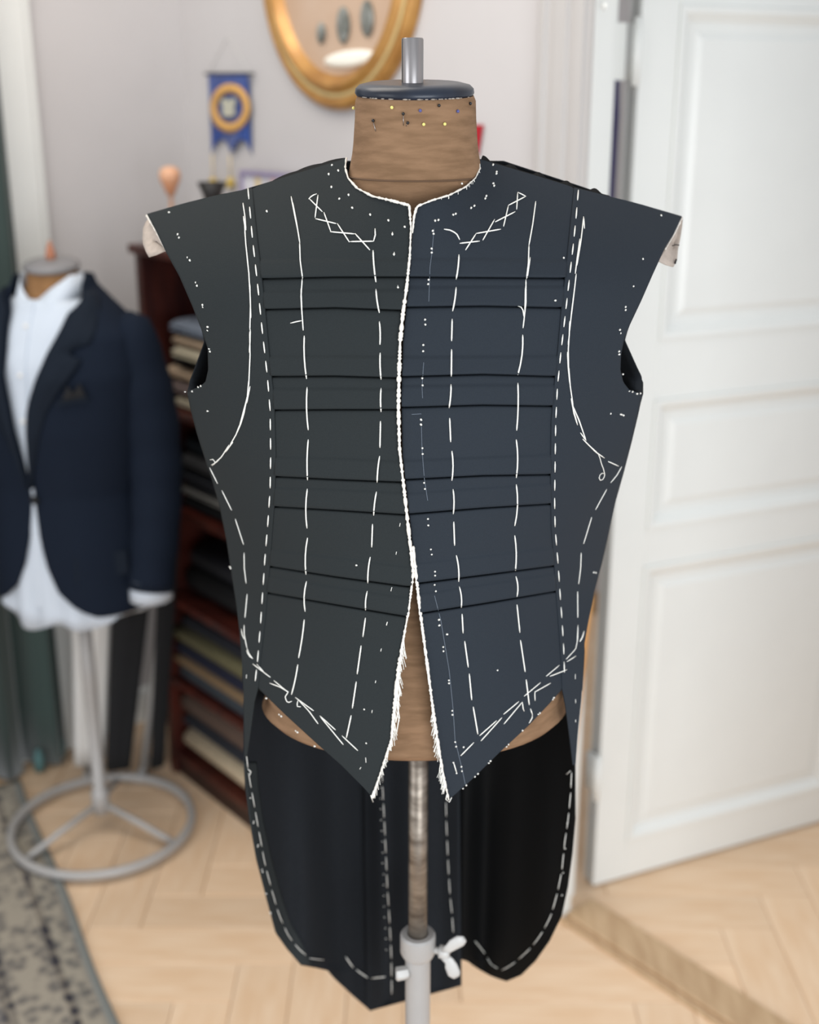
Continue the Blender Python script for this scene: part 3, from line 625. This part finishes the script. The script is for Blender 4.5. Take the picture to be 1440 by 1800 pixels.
TB, (B_yb, B_A) = table([(.50,1.46,.215),(.75,1.445,.215),(1.0,1.43,.205),(1.12,1.425,.195),(1.22,1.395,.185),(1.40,1.425,.235),(1.55,1.43,.25),(1.63,1.39,.27),(1.70,1.34,.27),(1.78,1.33,.27)])
def back(X, Z):
    ax = np.abs(X-AX); yb = np.interp(Z, TB, B_yb); A = np.interp(Z, TB, B_A)
    y = yb-(yb-1.255)*np.minimum(ax/A, 1.06)**3.2
    lowk = np.clip((1.08-Z)/.25, 0, 1); edge = np.clip(1-(ax/(A*.95))**4, 0, 1)
    y = y + lowk*edge*(.018*np.sin(X*62+.6)+.008*np.sin(X*118+2))
    return np.maximum(y, front(X, Z)+.006*np.clip((Z-1.0)/.1, 0, 1)+.0005)
def hit(px, py, surf):
    px = np.asarray(px, float); py = np.asarray(py, float)
    dx = (px-720)/FPX; dy = (900-py)/FPX; c, s_ = math.cos(PITCH), math.sin(PITCH)
    ry = c+dy*s_; rz = -s_+dy*c; rx = dx; Y = np.full(px.shape, 1.25)
    for _ in range(60):
        X = rx/ry*Y; Z = CAMH+rz/ry*Y; Y = .6*Y+.4*surf(X, Z)
    return np.stack([rx/ry*Y, Y, CAMH+rz/ry*Y], -1)
def hitp(px, py, surf=front, h=0.0):
    p = hit(px, py, surf); d = p-O; d = d/np.linalg.norm(d, axis=-1, keepdims=True)
    return p-d*np.asarray(h)[..., None] if np.ndim(h) else p-d*h
def lerpx(poly):
    ys = np.array([p[1] for p in poly], float); xs = np.array([p[0] for p in poly], float)
    return lambda y: np.interp(y, ys, xs)
def panel(name, m, L, R, y0, y1, surf, parent, keys=None, xr=(470,590,710), step=5, nc=48, h0=0.0, th=.0016):
    Lf, Rf = lerpx(L), lerpx(R)
    base = [('flat',y0,y0,y0)]+(keys or [])+[('flat',y1,y1,y1)]
    K = []
    for kd, a, c, e in base:
        if kd == 'fold': K += [(a-.9,c-.9,e-.9,.0036),(a+.1,c+.1,e+.1,-.0075),(a+2.0,c+2.0,e+2.0,-.0075),(a+3.0,c+3.0,e+3.0,-.0006),(a+9,c+9,e+9,0)]
        elif kd == 'soft': K += [(a-1,c-1,e-1,0),(a+1.5,c+1.5,e+1.5,.0013)]
        else: K += [(a,c,e,0)]
    K = np.array(K, float); rows = []; vmask = sorted(set([p[1] for p in L]+[p[1] for p in R]))
    R_ = []
    for i in range(len(K)-1):
        gap = (K[i+1,:3]-K[i,:3]).max(); n_ = max(1, int(math.ceil(gap/step)))
        R_ += [K[i]+(K[i+1]-K[i])*j/n_ for j in range(n_)]
    R_.append(K[-1])
    grid = []; hh = []
    for r in R_:
        f = lambda x: np.interp(x, [xr[0], xr[1], xr[2]], r[:3])
        xl = float(Lf(r[0])); xl = float(Lf(np.clip(f(xl), y0, y1))); xl = float(Lf(np.clip(f(xl), y0, y1)))
        xrr = float(Rf(r[2])); xrr = float(Rf(np.clip(f(xrr), y0, y1))); xrr = float(Rf(np.clip(f(xrr), y0, y1)))
        xs = np.linspace(xl, max(xrr, xl+.3), nc+1); grid.append(np.stack([xs, f(xs)], -1)); hh.append(np.full(nc+1, r[3]+h0))
    G = np.array(grid); P = hitp(G[...,0], G[...,1], surf, np.array(hh))
    b = MB(); nr = len(G); b.add(P.reshape(-1, 3), [(i*(nc+1)+j, (i+1)*(nc+1)+j, (i+1)*(nc+1)+j+1, i*(nc+1)+j+1) for i in range(nr-1) for j in range(nc)])
    o = b.build(name, m, parent); solid(o, th, -1)
    def hf(x, y):
        ys = [float(np.interp(x, xr, k[:3])) for k in K]; return float(np.interp(y, ys, K[:,3]))+h0
    return o, hf
coat = empty('tailcoat', (AX, AY, .56), 'unfinished charcoal tailcoat with white basting stitches, on the front dress form', 'tailcoat')
# --- outlines in the photograph
sh_l = [(609,278),(570,290),(530,302),(480,318),(441,331)]
seam_l = [(441,331),(450,420),(458,490),(465,560),(472,640),(479,700),(482,800),(480,880),(474,960),(470,1010),(463,1090),(455,1160),(451,1208)]
hem_l = [(451,1208),(500,1255),(560,1310),(600,1345),(640,1385),(655,1402)]
neck_l = [(609,278),(607,295),(612,313),(628,331),(655,345),(690,353),(720,361)]
cf_l = [(720,361),(723,400),(721,450),(716,500),(709,550),(704,600),(702,660),(701,720),(703,790),(712,870),(722,960),(727,1005),(719,1070),(708,1130),(700,1180),(694,1240),(688,1300),(672,1350),(655,1402)]
arm_l = [(258,376),(275,408),(291,442),(315,485),(338,538),(355,582),(365,612),(366,650),(361,672),(345,684),(328,687)]
side_l = [(328,687),(335,720),(346,762),(358,800),(372,842),(386,890),(398,950),(407,1010),(415,1060),(421,1110),(425,1160),(428,1210),(429,1260),(430,1330)]
sh_r = [(841,279),(900,296),(960,314),(1012,330)]
seam_r = [(1012,330),(1005,400),(998,470),(990,540),(984,610),(977,680),(972,740),(971,810),(971,870),(972,930),(977,990),(981,1050),(986,1110),(990,1170),(991,1210)]
hem_r = [(991,1210),(965,1238),(930,1275),(880,1321),(830,1370),(789,1406)]
neck_r = [(841,279),(844,296),(836,313),(818,329),(790,343),(760,352),(735,362)]
cf_r = [(733,362),(727,378),(725,415),(721,470),(715,540),(709,600),(706,700),(708,800),(717,880),(726,960),(731,1005),(738,1070),(746,1130),(754,1190),(763,1260),(772,1320),(781,1370),(789,1406)]
arm_r = [(1199,380),(1184,412),(1169,436),(1148,482),(1127,530),(1108,570),(1097,598),(1092,625),(1091,650),(1096,672),(1108,687),(1130,692)]
side_r = [(1130,692),(1122,730),(1110,780),(1097,830),(1083,880),(1070,940),(1056,1000),(1045,1040),(1035,1090),(1028,1130),(1025,1180),(1022,1230),(1016,1290),(1012,1345)]
kl = [('flat',440,440,440),('soft',458,457,456),('fold',489,486,486),('soft',513,511,510),('fold',543,540,545),('flat',585,585,588),('soft',627,626,628),('fold',661,660,664),('soft',684,683,685),('fold',720,719,719),
 ('flat',765,765,765),('soft',804,806,812),('fold',836,842,847),('soft',857,861,867),('fold',889,896,904),('flat',930,938,950),('soft',966,981,997),('fold',994,1013,1030),('soft',1013,1033,1051),('fold',1041,1062,1083),('flat',1115,1125,1135),('flat',1207,1207,1207)]
kr = [('flat',440,440,440),('soft',456,455,458),('fold',486,487,488),('soft',506,504,504),('fold',539,537,540),('flat',585,585,585),('soft',628,627,626),('fold',661,657,661),('soft',679,677,677),('fold',715,711,713),
 ('flat',760,758,756),('soft',810,804,799),('fold',842,835,833),('soft',868,858,850),('fold',903,892,884),('flat',945,935,925),('soft',993,978,962),('fold',1027,1010,993),('soft',1048,1028,1008),('fold',1081,1060,1038),('flat',1130,1115,1105),('flat',1207,1207,1207)]
def grow(poly, dx): return [(x+dx, y) for x, y in poly]
pl, hl = panel('pleated_front', M['wool'], sh_l[:-1]+grow(seam_l, 1)+hem_l[1:], neck_l+cf_l[1:], 278, 1402, front, coat, kl, (470,590,715), nc=70)
prr, hr = panel('pleated_front', M['wool_bluelit'], [(841,279),(839,279.5)][:1]+[(843,295),(836,313),(818,329),(790,343),(760,352),(735,361)]+cf_r[1:], [(841.5,279)]+sh_r[1:-1]+grow(seam_r, -1)+hem_r[1:], 279, 1406, front, coat, kr, (715,850,980), nc=70)
sl, _ = panel('side_front', M['wool'], [(441,331),(380,343),(320,358),(258,376)][::1]+arm_l[1:]+side_l[1:], [(443,331)]+grow(seam_l[1:], 2.0)+[(446,1235),(439,1287),(433,1328)], 331, 1330, front, coat, nc=36, h0=.0018)
sr_, _ = panel('side_front', M['wool_bluelit'], [(1010,330)]+grow(seam_r[1:], -2.0)+[(995,1240),(1003,1300),(1008,1343)], [(1012,330),(1075,346),(1120,357),(1199,380)]+arm_r[1:]+side_r[1:], 330, 1345, front, coat, nc=36, h0=.0018)
# back of the coat, sides of the armholes, tails
bl = [(600,284),(430,334),(275,384),(300,440),(330,500),(352,560),(361,600),(345,645),(329,686)]+grow(side_l[1:], 1.0)
br = [(850,272),(900,289),(1010,325),(1185,384),(1160,440),(1130,510),(1105,570),(1097,598),(1118,645),(1131,672),(1131,692)]+grow(side_r[1:], -1.0)
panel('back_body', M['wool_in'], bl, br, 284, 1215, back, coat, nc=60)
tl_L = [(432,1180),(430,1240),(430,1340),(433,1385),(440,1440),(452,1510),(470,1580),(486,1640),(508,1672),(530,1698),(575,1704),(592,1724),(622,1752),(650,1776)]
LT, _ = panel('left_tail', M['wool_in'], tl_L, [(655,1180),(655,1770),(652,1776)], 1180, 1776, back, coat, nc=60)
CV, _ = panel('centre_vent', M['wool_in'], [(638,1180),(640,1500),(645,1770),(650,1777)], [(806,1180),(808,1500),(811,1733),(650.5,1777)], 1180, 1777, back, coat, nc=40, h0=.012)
tr_L = [(800,1180),(803,1500),(806,1688),(822,1690),(840,1703),(865,1717),(890,1725)]
tr_R = [(1018,1180),(1016,1260),(1010,1340),(1010,1440),(1005,1500),(997,1560),(986,1612),(965,1655),(940,1690),(915,1715),(891,1725)]
RT, _ = panel('right_tail', M['lining'], tr_L, tr_R, 1180, 1725, back, coat, nc=60)
# facing strips along the tails
panel('tail_facing', M['wool'], [(x+.5, y) for x, y in tl_L if 1300 < y < 1700], [(452,1340),(455,1385),(463,1440),(478,1510),(497,1580),(512,1625),(532,1660),(548,1697)], 1340, 1697, back, coat, nc=10, h0=.003)
# rippled back shoulder edge standing above the front shoulder seam
for pts, ph in (([(608,278),(570,290),(530,302),(480,318)], 0), ([(843,280),(900,297),(960,315),(1012,331),(1075,347)], 1)):
    b = MB(); A = []; B = []; xs = np.linspace(pts[0][0], pts[-1][0], 90)
    for x in xs:
        yb = float(np.interp(x, [p[0] for p in sorted(pts)], [p[1] for p in sorted(pts)])); k = (x-xs[0])/(xs[-1]-xs[0])
        rip = (4.0*math.sin(k*math.pi)+1.6*abs(math.sin(k*9.4)) if ph == 0 else 6.5*max(0, math.sin(k*math.pi*9.5+.6))**1.4+1.5)*(1 if .02 < k < .98 else 0)
        A.append(hitp(x, yb-rip, front, -.004)); B.append(hitp(x, yb+16, front, -.006))
    b.loft([A, B], False); o = b.build('back_shoulder', M['lining'], coat); solid(o, .0012, 0)
# canvas flaps under the shoulder tips
def flap(pts, name='shoulder_canvas', m=M['canvas_g'], dy=.018):
    b = MB(); c = np.mean(np.array(pts), 0); n = len(pts); rings = []
    for k in (1.0, .66, .33, .02):
        rings.append([hitp(c[0]+(x-c[0])*k, c[1]+(y-c[1])*k, front, -dy-.010*(1-k)) for x, y in pts])
    b.loft(rings, True, False); o = b.build(name, m, coat); solid(o, .0012, 0); return o
flap([(262,384),(256,392),(252,402),(251,418),(252,430),(257,443),(262,452),(275,448),(293,440),(300,444),(306,452),(292,420),(275,396)])
flap([(1197,384),(1200,384),(1199,400),(1196,420),(1192,440),(1190,458),(1184,469),(1172,466),(1157,459),(1163,448),(1176,424),(1188,402)])
b = MB(); b.tube([hitp(x, y, front, -.014) for x, y in ((1182,432),(1188,430),(1194,431))], .0006, 5); b.tube([hitp(x, y, front, -.014) for x, y in ((1189,456),(1187,463))], .001, 5); b.build('canvas_ink_mark', M['black'], coat)
# white canvas edges
def resample(pts, d=6.0):
    pts = np.array(pts, float); seg = np.hypot(*np.diff(pts, axis=0).T); s_ = np.concatenate([[0], np.cumsum(seg)]); n = max(2, int(s_[-1]/d)+1)
    q = np.linspace(0, s_[-1], n); return np.stack([np.interp(q, s_, pts[:,0]), np.interp(q, s_, pts[:,1])], -1), s_[-1]
def px2m(r, Y=1.2): return r*Y/FPX*1.0
def edge(pts, r0, r1, h=.002, name='canvas_edge', surf=front, jit=.42):
    q, _ = resample(pts, 3.0); n = len(q); r = np.linspace(r0, r1, n) if not callable(r0) else np.array([r0(y) for x, y in q])
    r = r*(1+jit*rng.uniform(-1, 1, n)); P = hitp(q[:,0], q[:,1], surf, h); b = MB(); b.tube(list(P), list(px2m(r)), 7); return b.build(name, M['canvas'], coat)
edge(neck_l, 1.6, 2.4); edge([(842,281)]+neck_r[1:]+[(731,368)], 1.2, 1.8)
edge([(x-.5, y) for x, y in cf_l[:12]], lambda y: float(np.interp(y, [361,400,470,550,650,800,900,1005], [2.2,1.4,2.0,3.1,3.3,2.7,2.9,2.6])), 0, .003)
edge(cf_l[11:], lambda y: float(np.interp(y, [1005,1060,1130,1180,1240,1300,1380,1402], [2.4,2.0,2.4,3.6,3.4,2.0,2.0,3.2])), 0, .002)
edge([(732,366),(728,380),(725,410)], 2.4, 1.2); edge(cf_r[9:], lambda y: float(np.interp(y, [960,1060,1130,1250,1330,1406], [2.6,2.8,2.6,2.8,2.4,1.8])), 0, .002)
edge([(259,380),(276,409),(292,441)], 2.6, 1.6, -.002); edge([(1199,383),(1184,414),(1170,438)], 2.0, 1.2, -.002)
# frayed threads
def fray(poly, y0, y1, n, side, ln, h=.0025):
    f = lerpx(poly); b = MB()
    for _ in range(n):
        y = random.uniform(y0, y1); x = float(f(y)); l = random.uniform(*ln); a = random.uniform(.1, .5); x2, y2 = x+side*l*math.sin(a)*.6, y+l*math.cos(a)
        b.tube([hitp(x, y, front, h), hitp((x+x2)/2+random.uniform(-1,1), (y+y2)/2, front, h+.001), hitp(x2, y2, front, h)], px2m(.55), 4, False)
    b.build('frayed_threads', M['thread'], coat, kind='stuff')
fray(cf_l, 1120, 1290, 55, .9, (10,36)); fray(cf_l, 1290, 1395, 40, .6, (6,16)); fray(cf_r, 1100, 1250, 60, -.5, (5,10)); fray(cf_r, 1250, 1385, 70, -1.6, (8,20)); fray(cf_l, 400, 1000, 120, -.7, (4,8)); fray(neck_r, 282, 350, 14, .8, (3,7))
b = MB()
for pts in ([(700,1190),(703,1215),(699,1240),(702,1260),(697,1290)],[(699,1200),(697,1230),(693,1262),(690,1295)],[(702,1180),(699,1215),(701,1245),(696,1270)],[(657,1390),(653,1402),(656,1410),(652,1398)],[(786,1396),(784,1405),(790,1410),(794,1402)]): b.tube([hitp(x, y, front, .003) for x, y in pts], px2m(1.1), 6)
b.build('loose_thread', M['thread'], coat)
# --- basting
COUNT = [0]
def host(x, y, surf):
    if surf is back: return LT if x < 645 else (CV if x < 805 else RT)
    if x < float(lerpx(seam_l)(y))+1 and y < 1212: return sl
    if x > float(lerpx(seam_r)(y))-1 and y < 1212: return sr_
    if y > 1212 and (x < 452 or x > 1000): return sl if x < 700 else sr_
    return pl if x < 724 else prr
def hsurf(x, y):
    if y < 1410:
        sx_l = float(lerpx(seam_l)(y)) if y > 331 else 441; sx_r = float(lerpx(seam_r)(y)) if y > 330 else 1012
        if x < sx_l+1 or x > sx_r-1: return .0018
        return max(hl(x, y) if x < 722 else hr(x, y), 0)
    return 0
def stitch(pts, r=1.25, surf=front, name='basting_stitch', lift=None):
    q, ln = resample(pts, 5.0); n = len(q); P = []
    for i, (x, y) in enumerate(q):
        k = i/(n-1); h = (hsurf(x, y) if surf is front else (.0035 if lift is None else lift))+.0009*math.sin(math.pi*k)+.0004; P.append(hitp(x, y, surf, h))
    rr_ = np.full(n, px2m(r)); rr_[0] *= .6; rr_[-1] *= .6
    mx, my = q[n//2]; par = host(mx, my, surf)
    b = MB(); b.tube(P, list(rr_), 6); b.build(name, M['thread'], par); COUNT[0] += 1
def bow(a, b_, k=0):
    (x0,y0),(x1,y1) = a, b_; mx, my = (x0+x1)/2+k, (y0+y1)/2; return [(x0,y0),((x0+mx)/2+k*.25,(y0+my)/2),(mx,my),((x1+mx)/2+k*.25,(y1+my)/2),(x1,y1)]
for s_ in [(656,440,661,496,-1),(661,508,667,550,-1),(667,565,668,606,1),(668.5,620,670,667,-1),(670,682,670,724,-1),(669,740,668,787,0),(667.5,801.5,663,848,-1),(662,864,657,906,-1),(655,921,653.5,962,0),(651,979,646.7,1025,-1.5),(645.8,1038.6,642.8,1072.6,-1.5),(642.5,1086,638,1119.5,0),(635,1134.7,628,1185,0),(626.5,1198,619.5,1245,0),(617.5,1257.5,609,1297,0),
 (535,590,539,666,-2),(540,680.5,542,756,-2),(542,772.5,540.7,844,-1.5),(540.4,859,539.8,928.7,-2.5),(540.7,945.4,538,1010,-2.5),(539,1021.6,536.5,1075,-3),(535,1089,525,1156.6,1),(523.7,1168,512.5,1221,1),
 (807,447.5,802,491,1),(802,504.6,795.7,547,1),(795,560.6,794,599.6,0),(794,614,793.5,661.7,0),(793,675.4,789.6,717,1),(790.6,734.6,792.4,777,0),(794.5,792.6,794.5,844.8,2),(796.6,859.7,797,903.6,1.5),(797.8,917,799.3,959,0),(802.3,976,806.5,1022.5,2),(807.6,1031,811,1068,2),(812.4,1079,814.2,1113,0),(817,1127,823.3,1173,0),(825,1184,829.4,1230.4,0),(832,1242.3,840.2,1290.6,0),
 (919,588.4,910.5,658.8,3),(910.5,673,908.4,756.7,1.5),(907.7,772.6,907.7,840,2.5),(907.7,851.4,905,924.5,3.5),(905,941.3,906.2,1003,2),(907,1013,909,1048.8,2.5),(908.9,1062.8,914,1112,0),(915,1125,923.3,1181,0),(925,1194.3,930.5,1239,0),(932.6,1245.7,936,1256,0)]:
    stitch(bow(s_[:2], s_[2:4], s_[4]), 1.35)
def z4(*p): return [(x/2.88+230, y/2.88+250) for x, y in p]
def z5(*p): return [(x/2.769+700, y/2.769+250) for x, y in p]
def z6(*p): return [(x/3.349+300, y/3.349+700) for x, y in p]
def z7(*p): return [(x/3.349+690, y/3.349+700) for x, y in p]
def zc_(*p): return [(x/4.114+400, y/4.114+1080) for x, y in p]
def zd(*p): return [(x/3.789+680, y/3.789+1080) for x, y in p]
for p in [z4((812,275),(830,370),(848,457)), z4((820,305),(840,410),(856,510)), z4((855,507),(858,600),(870,690)), z4((868,690),(862,780),(867,880)), z4((862,740),(866,850),(873,953)), z4((808,916),(840,908),(866,903)),
 z5((670,288),(655,400),(637,500)), z5((637,500),(634,590),(625,665)), z5((643,560),(634,620),(628,660)), z5((622,668),(622,780),(608,905)), z5((620,700),(618,800),(612,880)), z5((583,797),(600,803),(609,820),(612,850)),
 # zigzags below the neck
 z4((900,288),(918,270),(942,261)), z4((905,287),(970,352)), z4((948,267),(933,382)), z4((935,387),(1040,412)), z4((978,355),(1013,452)), z4((1010,453),(1133,464)), z4((1046,412),(1107,506)), z4((1110,503),(1229,501)), z4((1135,462),(1211,546)), z4((1237,437),(1238,470),(1229,501)),
 z5((582,243),(622,263)), z5((622,263),(537,307)), z5((582,245),(577,327)), z5((537,307),(513,410)), z5((570,338),(472,388)), z5((470,375),(412,477)), z5((500,423),(380,444)), z5((380,444),(328,525)), z5((397,481),(300,492)), z5((300,475),(285,445),(255,428),(223,423)),
 # long left curve
 z4((568,308),(578,375),(583,445)), z4((577,440),(583,520),(597,650)), z4((570,375),(577,420),(580,480)), z4((583,515),(592,610),(600,680)), z4((597,650),(604,770),(608,890)), z4((603,715),(606,830),(603,950)), z4((605,945),(604,1010),(600,1065)), z4((602,960),(604,1080),(597,1235)), z4((604,1235),(595,1280),(587,1322)), z4((598,1200),(590,1290),(550,1440)),
 z6((449,0),(432,90),(405,165)), z6((435,80),(412,155),(385,215)), z6((410,150),(385,215),(350,275)), z6((367,258),(350,280),(323,318)), z6((345,275),(300,345),(245,397)), z6((285,362),(262,382),(240,393)), z6((232,362),(250,360),(265,378),(258,385)),
 z6((230,408),(277,503)), z6((302,542),(330,600),(360,660)), z6((381,710),(430,862)), z6((433,910),(434,1000),(445,1090)), z6((451,1153),(438,1293)), z6((433,1335),(433,1380),(437,1420)),
 zc_((120,78),(122,150),(140,240)), zc_((100,105),(107,150),(122,180)), zc_((137,260),(155,300),(183,320)), zc_((140,240),(155,285),(178,312)), zc_((183,358),(310,455)), zc_((212,360),(262,415)), zc_((335,478),(440,565)), zc_((305,497),(380,525),(440,560)), zc_((440,560),(415,600),(435,640),(465,628)), zc_((490,600),(623,697)), zc_((510,622),(500,665),(530,668)), zc_((510,615),(590,700),(656,792)), zc_((668,733),(782,836)), zc_((672,740),(838,942)), zc_((828,877),(943,985)),
 # right curve
 z5((903,362),(907,420)), z5((903,365),(890,480),(870,600)), z5((885,470),(872,560),(862,640)), z5((867,640),(853,760),(842,850)), z5((860,700),(845,820),(833,930)), z5((835,870),(833,940),(827,985)), z5((833,930),(828,1010),(830,1120)), z5((824,1020),(828,1100),(836,1180)), z5((830,1090),(838,1190),(852,1285)), z5((845,1245),(855,1310),(873,1375)), z5((850,1285),(880,1350),(910,1440)),
 z7((1052,0),(1068,90),(1090,158)), z7((1065,50),(1105,150),(1140,250)), z7((1107,203),(1140,250)), z7((1120,240),(1165,285),(1210,325)), z7((1150,270),(1190,310),(1220,335)), z7((1185,308),(1248,352)), z7((1270,372),(1332,400)), z7((1350,402),(1320,455),(1285,497)), z7((1262,535),(1195,657)), z7((1173,700),(1125,858)), z7((1111,910),(1108,1000),(1096,1094)), z7((1090,1138),(1091,1292)), z7((1092,1335),(1087,1440)), z7((1127,1370),(1118,1405),(1103,1430)),
 zd((1273,72),(1272,160),(1258,230),(1195,298)), zd((1315,110),(1305,150),(1287,182)), zd((1260,277),(1200,315)), zd((1150,338),(1062,412)), zd((1200,368),(1087,412)), zd((1025,453),(915,545)), zd((1092,457),(985,517),(988,575)), zd((880,580),(778,665)), zd((903,583),(780,730)), zd((903,583),(908,625),(915,645)), zd((767,687),(627,843)), zd((732,707),(618,808)), zd((580,853),(492,942)), zd((445,985),(466,1056)), zd((970,668),(968,690),(948,725))]:
    stitch(p, 1.15)
stitch(z7((1212,330),(1222,352),(1230,385),(1243,418),(1250,450),(1245,470),(1230,487),(1217,478),(1216,462),(1226,445),(1240,438),(1248,445)), .95, name='loose_thread')
def dashes(path, dash, gap, r, surf=front, y0=None, name='basting_stitch', lift=None, start=0):
    q, ln = resample(path, 1.0); pos = start
    while pos+dash*.6 < ln:
        i0, i1 = int(pos/ln*(len(q)-1)), int(min(ln, pos+dash)/ln*(len(q)-1)); seg = q[i0:i1+1]
        if len(seg) > 2: stitch([tuple(seg[0]), tuple(seg[len(seg)//2]), tuple(seg[-1])], r, surf, name, lift)
        pos += dash+gap
dashes([(436,331),(444,420),(453,500),(461,580),(470,660),(475,720),(476,800),(475,860),(471,920),(466,980),(462,1040),(458,1100),(453,1160),(448,1204)], 20, 14, 1.3)
dashes([(1017,334),(1013,380),(1008,430),(1001,490),(993,560),(986,620),(980,680),(977,740),(976,810),(975,880),(976,930),(981,990),(985,1050),(988,1090),(991,1140),(993,1206)], 19, 13, 1.3)
# tails
dashes([(433,1325),(437,1360),(446,1410),(455,1460),(465,1515),(477,1562),(490,1607),(507,1645),(525,1668),(545,1685),(575,1688)], 26, 9, .8, back, lift=.0055)
dashes([(608,1682),(620,1700),(645,1718),(650,1720),(686,1716)], 24, 7, 1.4, back, lift=.013)
dashes([(671,1352),(675,1430),(678,1490),(681,1560),(685,1620),(688,1680),(689,1765)], 24, 7, .85, back, lift=.0145)
dashes([(784,1410),(785,1450),(788,1520),(791,1570),(795,1610),(797,1640)], 26, 8, .75, back, lift=.0145)
dashes([(1005,1358),(1003,1400),(999,1440),(993,1480),(988,1530),(980,1570),(968,1612),(950,1645),(930,1670),(905,1692),(884,1706),(865,1698),(850,1672),(830,1648),(815,1640)], 28, 8, .9, back, lift=.003)
stitch([(996,1361),(1003,1355)], 1.2, back); stitch([(436,1352),(441,1356),(439,1363)], 1.3, back, lift=.006)
# tailor's tacks: thread tufts too small to count singly
b = MB()
def dots(L_, surf=front, r=2.0, lift=None):
    for x, y in L_:
        h = hsurf(x, y) if surf is front else (lift or .003); p = hitp(x, y, surf, h+.0003); a = random.uniform(0, 3.14); e = hitp(x+1.6*math.cos(a), y+1.6*math.sin(a), surf, h+.0012)
        b.tube([p, e], [px2m(r), px2m(r*.7)], 6)
T = z4((192,355),(238,465),(245,482),(288,583),(298,597),(330,710),(335,725),(363,822),(366,834),(387,935),(389,952),(397,1045),(400,1058),(390,1360),(688,348),(1002,160),(1016,225),(1057,285),(1120,331),(1212,365),(1304,394),(1325,464),(1334,566),(1352,733),(1020,115),(1050,142),(1103,265),(1386,427),(275,1262),(313,1261),(342,1238),(356,1233))
T += z5((1280,355),(1191,567),(1145,700),(1108,800),(1108,815),(1081,912),(1082,929),(1077,1017),(1078,1032),(1095,1128),(1033,1320),(1088,1325),(1096,1330),(805,562),(767,770),(463,108),(480,143),(480,152),(465,200),(468,210),(430,260),(425,272),(372,308),(356,318),(281,347),(267,352),(197,377),(180,380),(170,430),(171,445),(162,517),(162,537),(150,668),(148,690),(132,862),(132,886),(124,986),(123,1016),(118,1147),(118,1182),(112,1350),(112,1374),(310,200),(1125,1210),(1142,1213),(1165,1224),(1178,1222))
T += z6((220,73),(1092,983),(348,993),(356,1000)); T += z7((168,123),(169,153),(176,292),(176,328),(186,496),(192,532),(211,710),(213,748),(226,888),(231,918),(249,1020),(252,1042),(247,1097),(254,1135),(274,1303),(276,1336),(321,1388),(1283,90),(1347,95),(1357,99),(1187,1024),(1195,1026))
T += zc_((278,607),(375,722),(387,735),(495,840),(504,851),(628,953),(1005,930),(990,685)); T += zd((349,35),(350,72),(402,132),(377,215),(379,243),(414,437),(417,458),(435,640),(440,668),(457,848),(460,880),(495,1014),(502,1042),(514,883),(528,1138),(507,1158),(609,1060),(586,1080),(693,975),(680,988),(809,866),(797,880),(905,771),(1009,663),(1021,655),(1103,565),(1115,553),(737,370),(445,985),(466,1056))
dots(T)
dots([(x/4+400, y/4+1350) for x, y in ((160,208),(183,372),(185,385),(218,540),(215,550),(243,712),(245,728),(270,883),(302,1015),(305,1022))], back, 1.5, .006)
dots([(668+k*.055*12, 1365+k*19) for k in range(17)], back, 1.2, .0145)
dots([(x/3.892+690, y/3.892+1350) for x, y in ((412,258),(413,272),(420,402),(421,418),(428,580),(430,594),(435,765),(437,776),(448,948),(450,966),(1200,375),(1185,550),(1170,715),(1163,870))], back, 1.5, .004)
b.build('tailor_tacks', M['thread'], coat, kind='stuff')
# short marking stitches, elongated
for p in [zc_((1157,55),(1150,80)), zc_((1113,247),(1108,268)), zc_((1073,478),(1069,496)), zc_((1047,692),(1044,712)), zc_((999,1035),(1002,1072)), zc_((965,1105),(957,1120)), zc_((138,435),(136,462)), z6((1352,735),(1348,755)), z6((1330,903),(1327,920)), z6((1303,1112),(1297,1136)), z6((1276,1316),(1270,1336)), zd((1256,398),(1256,430)), zd((1258,565),(1258,590)), zd((1258,700),(1258,718)), z4((1325,455),(1325,472)), z4((1334,556),(1333,575)), z4((1352,724),(1352,740))]:
    stitch(p, 1.1, name='marking_stitch')
# chalk line on the right front
for pts in ([(763,402),(760,440),(756,470),(754,530)], [(745,637),(742,680),(743,700)], [(741,750),(742,790),(746,840),(752,880)], [(764,1047),(775,1090),(790,1180),(797,1250),(800,1300),(812,1350),(818,1378)], [(724,728),(741,727)]):
    q, _ = resample(pts, 4); b = MB(); A = [hitp(x-.5, y, front, hr(x, y)+.0003) for x, y in q]; B = [hitp(x+.5, y, front, hr(x, y)+.0003) for x, y in q]
    if len(A) > 1 and abs(pts[0][1]-pts[-1][1]) < 3: B = [hitp(x, y+1, front, hr(x, y)+.0003) for x, y in q]
    b.loft([A, B], False); b.build('chalk_line', M['chalk'], coat)
print('stitches', COUNT[0])
for o in bpy.data.objects:
    if '_o' in o: del o['_o']
